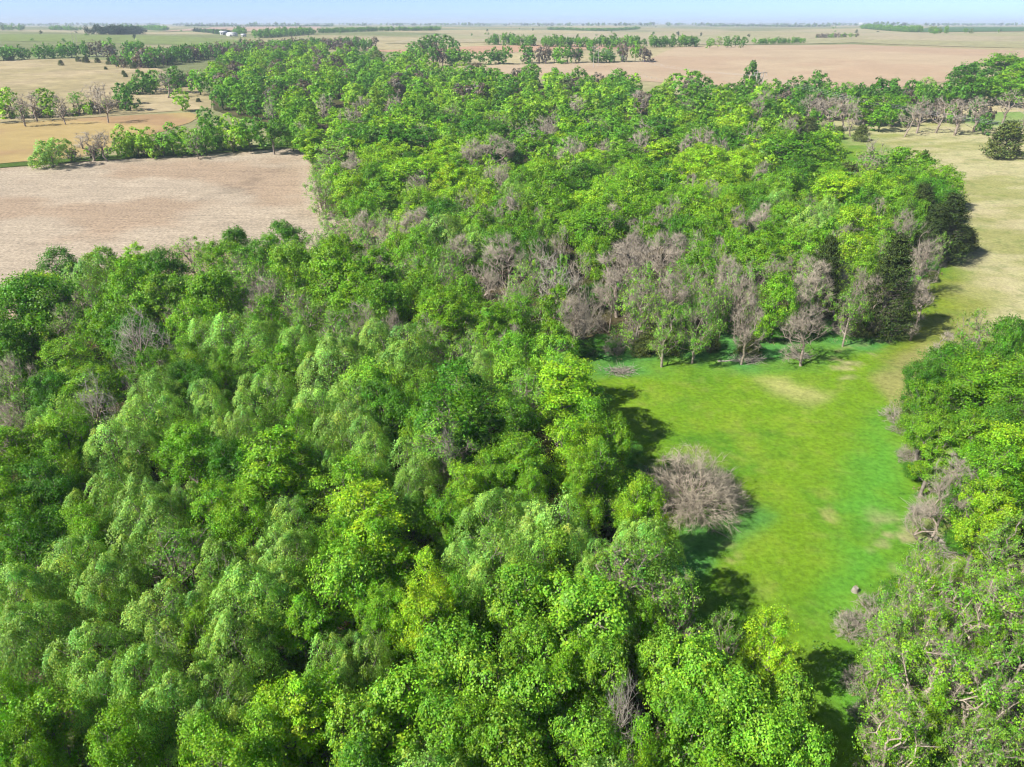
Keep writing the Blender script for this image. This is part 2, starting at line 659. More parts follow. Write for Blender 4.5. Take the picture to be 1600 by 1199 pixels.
def gen_cedar(seed, lod, style='cone'):
    rng = np.random.default_rng(seed)
    R, H = (3.2, 10.0) if style == 'cone' else (3.4, 6.0)
    ncl = {1: 330, 2: 170}[lod]
    n = {1: 15000, 2: 4200}[lod]
    leaf = {1: 0.30, 2: 0.55}[lod]
    t = rng.uniform(0.02, 1, ncl) ** 0.8
    a = rng.uniform(0, 2 * math.pi, ncl)
    prof = (1 - t) ** (0.72 if style == 'cone' else 0.5) * (0.72 + 0.28 * smooth(0, 0.12, t))
    bulge = 0.78 + 0.34 * vnoise(np.cos(a) * 1.6 + 7 + seed, t * 5 + np.sin(a) * 1.6)
    rr = R * prof * bulge * rng.uniform(0.72, 1.08, ncl)
    cp = np.stack([np.cos(a) * rr, np.sin(a) * rr, 0.25 + t * (H - 0.4)], 1)
    out = np.stack([np.cos(a), np.sin(a), np.full(ncl, 0.55)], 1)
    out = nrm(out)
    zs = np.linspace(0, H * 0.93, 10)
    sp = np.stack([0 * zs, 0 * zs, zs], 1)
    tv, tq = tubes(sp[:-1], sp[1:], 0.24 * (1 - zs[:-1] / H) + 0.03, 0.24 * (1 - zs[1:] / H) + 0.02, 7)
    base = np.stack([0 * t, 0 * t, np.maximum(cp[:, 2] - 0.35 * rr, 0.2)], 1)
    bv, bq = tubes(base, cp, np.full(ncl, 0.045), np.full(ncl, 0.015), 3)
    tv, tq = join([(tv, tq), (bv, bq)])
    idx = rng.integers(0, ncl, n)
    k = rng.normal(0, 1, (n, 1))
    pos = cp[idx] + out[idx] * (k * 0.42) + rng.normal(size=(n, 3)) * np.array([0.26, 0.26, 0.2]) * (0.6 + (1 - t[idx])[:, None] * 0.6)
    nor = nrm(out[idx] * 0.5 + np.array([0, 0, 0.5]) + rng.normal(size=(n, 3)) * 0.6)
    ax = nrm(out[idx] + np.array([0, 0, 0.5]))
    V, Q = leaves(rng, pos, nor, leaf, leaf * 0.36, ax)
    tint = leaf_tint(rng, ncl, idx, 0.3, 0.1)
    return make_mesh('trunk', tv, None, tq, M_BARK), make_mesh('crown', V, None, Q, M_NEEDLE, tint), R, H, (V, Q, tint)


# ------------------------------------------------------------------ land: sheets draped on the terrain
def to_lp(x, y):
    return math.atan2(x, y), math.log(math.hypot(x, y))


def sheet(name, poly, mat, colour, level, step=0.02, label=None, world_poly=False, jitter=0.0, kind='structure', grid=None):
    """a patch of land: outline (photo pixels on the ground, or metres) filled with a fine triangle net"""
    pts = poly if world_poly else [hit(px, py) for px, py in poly]
    lp = []
    for i in range(len(pts)):
        (x0, y0), (x1, y1) = pts[i], pts[(i + 1) % len(pts)]
        L = math.hypot(x1 - x0, y1 - y0)
        m = max(1, int(L / max((grid or step * min(math.hypot(x0, y0), math.hypot(x1, y1))) * 1.5, 0.6)))
        for k in range(m):
            t = k / m
            x, y = x0 + (x1 - x0) * t, y0 + (y1 - y0) * t
            if jitter:
                q = jitter * math.hypot(x, y)
                x += (float(fbm(x / (q * 5) + 3, y / (q * 5), 3)) - 0.5) * 2 * q
                y += (float(fbm(x / (q * 5) + 40, y / (q * 5) + 9, 3)) - 0.5) * 2 * q
            lp.append((x, y) if grid else to_lp(x, y))
    n = len(lp)
    A = np.array(lp)
    st = grid or step
    gx = np.arange(A[:, 0].min() + st / 2, A[:, 0].max(), st)
    gy = np.arange(A[:, 1].min() + st / 2, A[:, 1].max(), st)
    G = np.stack(np.meshgrid(gx, gy), -1).reshape(-1, 2)
    inside = inside_poly(G, A)
    G = G[inside] + np.random.default_rng(1).uniform(-0.2, 0.2, (int(inside.sum()), 2)) * st
    allp = [Vector(p) for p in lp] + [Vector(p) for p in G]
    V2, _, F, _, _, _ = mgeo.delaunay_2d_cdt(allp, [(i, (i + 1) % n) for i in range(n)], [list(range(n))], 2, 1e-7)
    a = np.array([tuple(v) for v in V2])
    if grid:
        x, y = a[:, 0], a[:, 1]
    else:
        r = np.exp(a[:, 1])
        x, y = r * np.sin(a[:, 0]), r * np.cos(a[:, 0])
    r = np.hypot(x, y)
    z = height(x, y) + level * (0.012 + 0.00016 * r)
    F = np.array([f for f in F if len(f) == 3], int)
    e1 = np.stack([x[F[:, 1]] - x[F[:, 0]], y[F[:, 1]] - y[F[:, 0]]], 1)
    e2 = np.stack([x[F[:, 2]] - x[F[:, 0]], y[F[:, 2]] - y[F[:, 0]]], 1)
    flip = e1[:, 0] * e2[:, 1] - e1[:, 1] * e2[:, 0] < 0
    F[flip] = F[flip][:, ::-1]
    me = make_mesh(name, np.stack([x, y, z], 1), F, None, mat, colour(x, y), True)
    return tag(link(name, me), label, None, None, kind)


def inside_poly(P, A):
    x, y = P[:, 0], P[:, 1]
    c = np.zeros(len(P), bool)
    for i in range(len(A)):
        x0, y0 = A[i - 1]
        x1, y1 = A[i]
        if y0 == y1:
            continue
        m = ((y0 > y) != (y1 > y)) & (x < (x1 - x0) * (y - y0) / (y1 - y0) + x0)
        c ^= m
    return c


def soft_poly(px, py, poly, soft):
    """1 inside a photo-pixel outline, fading over soft pixels"""
    A = np.array(poly, float)
    P = np.stack([px, py], 1)
    ins = inside_poly(P, A)
    d = np.full(len(P), 1e9)
    for i in range(len(A)):
        a, b = A[i - 1], A[i]
        ab = b - a
        t = np.clip(((P - a) @ ab) / max(ab @ ab, 1e-9), 0, 1)
        d = np.minimum(d, np.linalg.norm(P - a - t[:, None] * ab, axis=1))
    return smooth(-soft, soft, np.where(ins, d, -d))


def flat_colour(c, var=0.12, size=40.0, c2=None):
    c = np.array(c)

    def f(x, y):
        n = fbm(x / size, y / size, 4)
        v = 1 + var * 2 * (fbm(x / (size * 0.3) + 5, y / (size * 0.3), 3) - 0.5)
        base = c[None] * np.ones((len(x), 1))
        if c2 is not None:
            t = smooth(0.42, 0.6, n)[:, None]
            base = base * (1 - t) + np.array(c2)[None] * t
        return base * v[:, None]
    return f


# whole land out to the horizon
ang = np.concatenate([np.radians(np.arange(-60, 60, 0.8)), np.radians(np.arange(60, 300, 4.0))])
rad = np.geomspace(2.0, 15000, 250)
TH, RR = np.meshgrid(ang, rad)
X, Y = (RR * np.sin(TH)).ravel(), (RR * np.cos(TH)).ravel()
na, nr = len(ang), len(rad)
ii, jj = np.meshgrid(np.arange(nr - 1), np.arange(na), indexing='ij')
j2 = (jj + 1) % na
quads = np.stack([ii * na + jj, (ii + 1) * na + jj, (ii + 1) * na + j2, ii * na + j2], -1).reshape(-1, 4)[:, ::-1]
X = np.append(X, 0.0)
Y = np.append(Y, 0.0)
cap = np.stack([np.full(na, len(X) - 1), np.arange(na), (np.arange(na) + 1) % na], 1)[:, ::-1]
past = flat_colour(lin(196, 184, 142), 0.26, 230, lin(146, 154, 104))
link_ground = link('ground', make_mesh('ground', np.stack([X, Y, height(X, Y)], 1), cap, quads, M_PASTURE, past(X, Y), True))
tag(link_ground, 'rolling dry pasture land reaching to the flat horizon', None, None, 'structure')

# outlines on the ground, in photo pixels
NEAR = [(x, y) for x, y in ((-60, 14), (-60, 60))]
WOOD = [(1180, 1500), (1120, 1085), (1045, 965), (1005, 885), (962, 795), (930, 722), (898, 640), (840, 592), (870, 566),
        (980, 556), (1100, 545), (1200, 538), (1290, 536), (1400, 528), (1440, 488), (1482, 402), (1490, 345), (1420, 290),
        (1310, 272), (1288, 215), (1262, 190), (1140, 168), (1050, 146), (900, 138), (700, 126), (640, 104), (560, 92),
        (450, 84), (390, 90), (330, 120), (335, 172), (420, 200), (484, 236), (502, 330), (560, 346), (640, 374), (640, 412),
        (560, 442), (430, 468), (300, 480), (100, 505), (0, 575), (-140, 640), (-420, 1500)]
RWOOD = [(1900, 520), (1640, 520), (1520, 560), (1440, 640), (1430, 720), (1455, 800), (1480, 870), (1400, 930), (1335, 990),
         (1365, 1080), (1400, 1180), (1430, 1500), (2300, 1500)]
litter = flat_colour(lin(88, 92, 52), 0.35, 9, lin(112, 100, 74))
wood_xy = [hit(*p) for p in WOOD]
rwood_xy = [hit(*p) for p in RWOOD]
sheet('forest_floor', WOOD, M_FLOOR, litter, 1, 0.03, 'shaded leaf litter floor under the creek wood', jitter=0.004)
sheet('forest_floor', RWOOD, M_FLOOR, litter, 1, 0.03, 'shaded litter floor under the trees east of the clearing', jitter=0.004)


def meadow_colour(x, y):
    px, py, _ = project(x, y, 0 * x)
    wx = (fbm(x / 7, y / 7, 3) - 0.5) * 60
    wy = (fbm(x / 7 + 30, y / 7 + 8, 3) - 0.5) * 34
    qx, qy = px + wx, py + wy
    n1 = fbm(x / 11, y / 11, 4)
    n2 = fbm(x / 2.6 + 7, y / 2.6, 4)
    n3 = fbm(x / 26 + 3, y / 9 + 5, 4)
    c = np.array(lin(132, 174, 42))[None] * np.ones((len(x), 1))

    def blend(c, col, w):
        w = np.clip(w, 0, 1)[:, None]
        return c * (1 - w) + np.array(col)[None] * w
    c = blend(c, lin(98, 156, 44), smooth(0.46, 0.66, n1) * 0.8)
    c = blend(c, lin(146, 170, 56), smooth(0.52, 0.72, n2) * 0.5)
    # drier meadow away to the east
    dry = soft_poly(qx, qy, [(1440, 560), (1480, 500), (1500, 380), (1440, 280), (1270, 215), (1250, 185), (2300, 150), (2300, 560), (1600, 520)], 26)
    tan = blend(np.array(lin(208, 202, 150))[None] * np.ones((len(x), 1)), lin(172, 174, 104), smooth(0.5, 0.72, n3) * 0.8)
    tan = blend(tan, lin(220, 206, 164), smooth(0.5, 0.75, fbm(x / 14 + 50, y / 6, 3)) * 0.6)
    c = c * (1 - dry[:, None]) + tan * dry[:, None]
    c = blend(c, lin(150, 162, 60), soft_poly(qx, qy, [(1380, 560), (1440, 490), (1480, 420), (1560, 470), (1500, 540), (1420, 600)], 26) * 0.8)
    c = blend(c, lin(182, 176, 112), soft_poly(qx, qy, [(1370, 600), (1440, 545), (1480, 550), (1450, 610), (1400, 650)], 16) * 0.8)
    # green strips in the far part of the dry meadow
    c = blend(c, lin(150, 180, 100), soft_poly(qx, py + wy * 0.15, [(1270, 196), (1380, 203), (1600, 226), (2300, 250), (2300, 170), (1560, 180), (1380, 200), (1280, 188)], 7) * (0.75 + 0.4 * n3))
    c = blend(c, lin(120, 176, 84), soft_poly(qx, py + wy * 0.15, [(1285, 205), (1400, 213), (1480, 218), (1560, 228), (1560, 222), (1480, 210), (1400, 205)], 5) * 0.8)
    fleck = fbm(x / 0.9 + 70, y / 0.9 + 20, 3)
    c = blend(c, lin(170, 176, 92), smooth(0.62, 0.76, fleck) * 0.3)
    c = blend(c, lin(78, 128, 40), smooth(0.60, 0.74, fbm(x / 1.7 + 11, y / 1.7 + 60, 3)) * 0.3)
    # taller blue-green grass
    teal = lin(86, 162, 84)
    c = blend(c, teal, soft_poly(qx, qy, [(820, 600), (860, 560), (980, 535), (1200, 505), (1320, 520), (1385, 536), (1310, 572), (1190, 584), (1080, 577), (990, 588), (930, 600)], 12) * (0.35 + 0.45 * smooth(0.3, 0.6, n1)))
    c = blend(c, teal, soft_poly(qx, qy, [(1030, 900), (1070, 812), (1160, 792), (1205, 806), (1180, 838), (1120, 868), (1080, 905)], 16) * (0.5 + 0.5 * n1))
    c = blend(c, lin(104, 176, 60), soft_poly(qx + (n1 - 0.5) * 90, qy, [(1350, 640), (1400, 690), (1430, 800), (1440, 900), (1400, 1000), (1350, 1180), (1270, 1060), (1290, 900), (1315, 790), (1338, 700)], 46) * (0.35 + 0.55 * smooth(0.35, 0.6, fbm(x / 5 + 21, y / 5, 3))))
    # bleached straw patches
    c = blend(c, lin(196, 196, 122), soft_poly(qx, qy, [(1180, 592), (1225, 590), (1285, 625), (1262, 642), (1215, 615)], 14) * 0.85)
    rag = smooth(0.52, 0.68, fbm(x / 1.5, y / 1.5 + 9, 3))
    c = blend(c, lin(198, 190, 140), soft_poly(qx, qy, [(1380, 810), (1480, 830), (1500, 930), (1430, 900), (1370, 860)], 30) * rag)
    c = blend(c, lin(190, 186, 130), soft_poly(qx, qy, [(1290, 540), (1390, 536), (1330, 590), (1290, 600)], 14) * rag * 0.9)
    c = blend(c, lin(180, 178, 110), soft_poly(qx, qy, [(1280, 780), (1310, 790), (1310, 830), (1270, 820)], 14) * rag * 0.8)
    c = blend(c, lin(188, 182, 120), soft_poly(qx, qy, [(1100, 870), (1150, 850), (1140, 890), (1110, 900)], 14) * rag * 0.7)
    return c * (0.86 + 0.28 * n2)[:, None]


MEADOW = [(1120, 1500), (1100, 1085), (1030, 965), (990, 885), (945, 795), (910, 722), (880, 640), (800, 600), (830, 552),
          (980, 535), (1100, 520), (1200, 512), (1290, 508), (1390, 500), (1420, 470), (1440, 402), (1440, 345), (1380, 290),
          (1270, 262), (1250, 215), (1240, 186), (1380, 195), (1560, 176), (1900, 168), (2100, 520), (1640, 560), (1580, 620),
          (1500, 660), (1480, 720), (1500, 800), (1520, 870), (1460, 930), (1420, 990), (1450, 1080), (1480, 1180), (1520, 1500)]
sheet('meadow', MEADOW, M_MEADOW, meadow_colour, 2, label='bright green clearing turning to dry tan meadow', grid=0.72)


def stubble_colour(x, y):
    c = flat_colour(lin(194, 172, 146), 0.12, 22, lin(206, 190, 166))(x, y)
    px, py, _ = project(x, y, height(x, y))
    w = (fbm(x / 5, y / 5, 3) - 0.5) * 30
    trk = soft_poly(px + w, py + w * 0.4, [(300, 318), (370, 288), (425, 262), (440, 258), (440, 268), (390, 300), (370, 306)], 7) * smooth(0.4, 0.6, fbm(x / 2.5, y / 2.5, 3))
    edge = soft_poly(px, py + w * 0.1, [(0, 266), (300, 245), (450, 234), (482, 240), (500, 330), (480, 330), (460, 246), (300, 250), (0, 272)], 5)
    c = c * (1 - 0.28 * trk[:, None])
    t = 0.5 * edge[:, None]
    return c * (1 - t) + np.array(lin(214, 196, 172))[None] * t


sheet('stubble_field', [(-260, 290), (0, 264), (130, 254), (300, 243), (450, 233), (482, 237), (502, 330), (560, 346), (640, 374), (640, 412),
                        (560, 442), (430, 468), (300, 480), (100, 505), (0, 575), (-200, 660)], M_STUBBLE, stubble_colour, 2, 0.012,
      'pinkish beige harvested stubble field beside the wood', jitter=0.003)
sheet('tilled_field', [(-260, 285), (-260, 205), (0, 194), (150, 184), (300, 176), (318, 182), (300, 192), (130, 245), (0, 256)], M_TILLED,
      flat_colour(lin(190, 158, 118), 0.16, 24, lin(204, 180, 122)), 2, 0.015, 'orange brown tilled field behind the hedgerow', jitter=0.004)
sheet('grass_strip', [(-260, 298), (-260, 286), (0, 257), (130, 247), (300, 234), (470, 222), (490, 236), (450, 232), (300, 242), (130, 253), (0, 263)], M_MEADOW,
      flat_colour(lin(96, 124, 52), 0.2, 8), 3, 0.012, 'narrow green grass strip along the hedgerow', jitter=0.002)
sheet('dry_hillside', [(-260, 150), (-260, 98), (0, 95), (110, 92), (200, 96), (250, 108), (280, 122), (330, 150), (330, 170), (150, 183), (0, 192)], M_PASTURE,
      flat_colour(lin(206, 188, 148), 0.14, 30, lin(190, 176, 132)), 2, 0.015, 'bleached tan grass hillside on the west side', jitter=0.006)
sheet('ploughed_field', [(670, 110), (760, 103), (900, 99), (1010, 97), (1030, 86), (1060, 74), (1200, 71), (1330, 70), (1480, 76), (1600, 80), (1900, 82),
                         (1900, 100), (1600, 100), (1520, 104), (1480, 128), (1380, 140), (1130, 138), (1020, 128), (870, 118), (740, 116)], M_TILLED,
      flat_colour(lin(206, 180, 150), 0.10, 60, lin(212, 190, 158)), 2, 0.012, 'wide pink brown ploughed field across the far valley', jitter=0.004)
sheet('ploughed_field', [(560, 79), (650, 78), (760, 72), (900, 70), (1010, 72), (1000, 76), (860, 79), (780, 84), (640, 84)], M_TILLED,
      flat_colour(lin(210, 172, 142), 0.10, 60), 2, 0.01, 'narrow pink brown field behind the round tree clump', jitter=0.004)
sheet('ploughed_field', [(250, 50), (330, 43), (500, 42), (505, 50), (430, 51), (340, 47)], M_TILLED,
      flat_colour(lin(206, 178, 154), 0.10, 60), 2, 0.01, 'pale pink field beyond the farm buildings')
sheet('crop_field', [(1440, 51), (1400, 46), (1480, 42.5), (1900, 41), (1900, 48), (1600, 49.5)], M_TILLED,
      flat_colour(lin(88, 128, 70), 0.10, 60), 2, 0.01, 'dark green crop field near the horizon')
sheet('pasture', [(600, 69), (700, 54), (900, 52), (1100, 50), (1300, 48), (1430, 52), (1600, 51), (1900, 51), (1900, 78), (1600, 76), (1480, 73), (1330, 67), (1060, 70), (900, 66)], M_PASTURE,
      flat_colour(lin(196, 184, 150), 0.10, 90, lin(184, 180, 136)), 2, 0.012, 'dry tan upland behind the pink ploughed field', jitter=0.004)
sheet('pasture', [(-260, 66), (-260, 54), (0, 54), (120, 55), (300, 58), (420, 66), (380, 74), (260, 70), (100, 66)], M_PASTURE,
      flat_colour(lin(146, 162, 96), 0.10, 60), 2, 0.012, 'greener pasture below the dark pine block', jitter=0.004)

# ------------------------------------------------------------------ trees: library of shapes
rnd = random.Random(11)
LIB = {}


def shapes(kind, lod):
    """a few meshes per kind and distance class, made on first use"""
    key = (kind, lod)
    if key not in LIB:
        n = {'round': 5, 'tall': 3, 'big': 4, 'willow': 4, 'spread': 2, 'sparse': 3, 'open': 3, 'bare': 3, 'upright': 2, 'thin': 2, 'bush': 1,
             'small': 2, 'cone': 3, 'dome': 2}[kind]
        if lod == 0 and kind in ('round', 'willow'):
            n = 5
        out = []
        for k in range(n):
            seed = hash_seed(kind, lod, k)
            if kind in ('round', 'tall', 'big', 'willow', 'spread', 'sparse', 'open'):
                out.append(gen_leafy(seed, lod, kind))
            elif kind in ('cone', 'dome'):
                out.append(gen_cedar(seed, max(lod, 1), kind))
            else:
                out.append(gen_bare(seed, lod, {'bare': 'tree'}.get(kind, kind)))
        LIB[key] = out
    return LIB[key]


def hash_seed(kind, lod, k):
    return sum((i + 1) * ord(c) for i, c in enumerate(kind)) * 37 + lod * 1009 + k * 71


# code: object name, category, shapes, leaf colour range (photo tones), words
KL = 0.9
CODE = {
    'G': ('leafy_tree', 'tree', ('round', 'round', 'round', 'tall'), ((110, 164, 28), (130, 176, 36)), 'mid green leafy tree'),
    'D': ('leafy_tree', 'tree', ('round', 'round', 'spread'), ((80, 138, 26), (98, 150, 30)), 'dark green leafy tree'),
    'Y': ('leafy_tree', 'tree', ('round', 'tall'), ((156, 196, 36), (142, 190, 38)), 'yellow green leafy tree'),
    'L': ('leafy_tree', 'tree', ('big',), ((128, 184, 48), (144, 190, 52)), 'bright green big-leaved tree'),
    'W': ('willow_tree', 'tree', ('willow',), ((136, 182, 70), (150, 190, 84)), 'pale green willowy tree'),
    'H': ('half_bare_tree', 'tree', ('sparse',), ((134, 182, 58), (118, 174, 52)), 'half bare sparse-leaved tree'),
    'O': ('half_bare_tree', 'tree', ('open',), ((142, 190, 40), (122, 184, 44)), 'open pale-limbed tree'),
    'B': ('bare_tree', 'tree', ('bare', 'upright', 'bare', 'thin'), ((220, 206, 188), (200, 188, 172)), 'bare grey twiggy tree'),
    'T': ('bare_tree', 'tree', ('thin',), ((235, 230, 220), (230, 226, 220)), 'dead pale branching tree'),
    'S': ('bare_bush', 'bush', ('small',), ((215, 206, 190), (200, 192, 180)), 'bare grey tangled bush'),
    'A': ('bare_bush', 'bush', ('bush',), ((255, 240, 212), (255, 240, 214)), 'bare grey tangled bush'),
    'C': ('cedar_tree', 'tree', ('cone',), ((70, 88, 38), (62, 80, 34)), 'dark olive cone-shaped cedar'),
    'E': ('cedar_tree', 'tree', ('dome',), ((92, 106, 48), (84, 98, 44)), 'rounded dark olive cedar'),
    'U': ('green_bush', 'bush', ('spread', 'round'), ((80, 140, 40), (96, 150, 44)), 'low green leafy bush'),
}
PLACED = []
_first = {}


def height_for(code, R, d):
    if code in 'SA':
        return R * (1.12 if code == 'S' else 0.8)
    if code == 'E':
        return R * 1.6
    if code == 'C':
        return R * 3.1
    if code == 'U':
        return max(1.6, R * 1.1)
    if code == 'T':
        return float(np.clip(8.5 + 1.2 * R, 8, 14.5))
    if code in 'B':
        return float(np.clip(6.6 + 1.2 * R, 4, 12.5))
    return float(np.clip((7.0 if d < 120 else (5.5 if d < 190 else 4.2)) + 1.05 * R, 5.5, 14.5))


def centre_frac(code):
    return {'S': 0.5, 'A': 0.42, 'E': 0.45, 'C': 0.45, 'U': 0.6}.get(code, 0.62)


REQ = []


def add_tree(x, y, R, code, H=None, zone=None, label=None, tone=None):
    REQ.append((x, y, R, code, H or height_for(code, R, math.hypot(x, y)), zone, label, tone))


def build_tree(x, y, R, code, H, zone, label, tone):
    name, cat, kinds, (ca, cb), words = CODE[code]
    d = math.hypot(x, y)
    lod = 0 if d < 92 else (1 if d < 215 else 2)
    kind = rnd.choice(kinds)
    S = shapes(kind, lod)
    tm, cm, R0, H0, _ = S[rnd.randrange(len(S))]
    gz = float(height(x, y))
    t = rnd.random()
    b = rnd.uniform(0.86, 1.12)
    src = tone if tone else tuple(ca[i] + (cb[i] - ca[i]) * t for i in range(3))
    c = lin(*src, KL * b) if code not in 'BTSA' else tuple(v * b for v in (src[0] / 255, src[1] / 255, src[2] / 255))
    e = bpy.data.objects.new(name, None)
    COL.objects.link(e)
    e.empty_display_size = 0.3
    e.location = (x, y, gz - 0.05)
    e.rotation_euler = (0, 0, rnd.uniform(0, 6.283))
    k = R / R0
    e.scale = (k * rnd.uniform(0.93, 1.08), k * rnd.uniform(0.93, 1.08), H / H0)
    for pn, me in (('trunk', tm), ('crown', cm)):
        key = me.name
        if key in _first:
            o = _first[key].copy()
            COL.objects.link(o)
        else:
            o = link(pn, me)
            _first[key] = o
        o.parent = e
        o.color = (*c, 1) if (pn == 'crown' or code in 'BTSA') else (1, 1, 1, 1)
        if code in 'HO' and pn == 'trunk':
            o.color = (1.35, 1.33, 1.28, 1) if code == 'H' else (1.8, 1.76, 1.65, 1)
        if code in 'BTSA' and pn == 'trunk':
            o.color = (1.3, 1.25, 1.18, 1)
    e['category'] = cat
    px, py, _ = project(x, y, gz + H * centre_frac(code))
    PLACED.append(dict(o=e, x=x, y=y, R=R, H=H, code=code, px=float(px), py=float(py), zone=zone, label=label, words=words))
    return e


def put(px, py, rpx, code, hpx=None, **kw):
    """a tree whose crown centre shows at (px, py) with a radius of rpx photo pixels"""
    H = 9.0
    for _ in range(4):
        x, y = hit(px, py, H * centre_frac(code))
        z = float(height(x, y)) + H * centre_frac(code)
        depth = float(project(x, y, z)[2])
        R = rpx * depth / FPX
        H = height_for(code, R, math.hypot(x, y)) if hpx is None else hpx * depth / FPX / 0.95
    return add_tree(x, y, R, code, H, **kw)


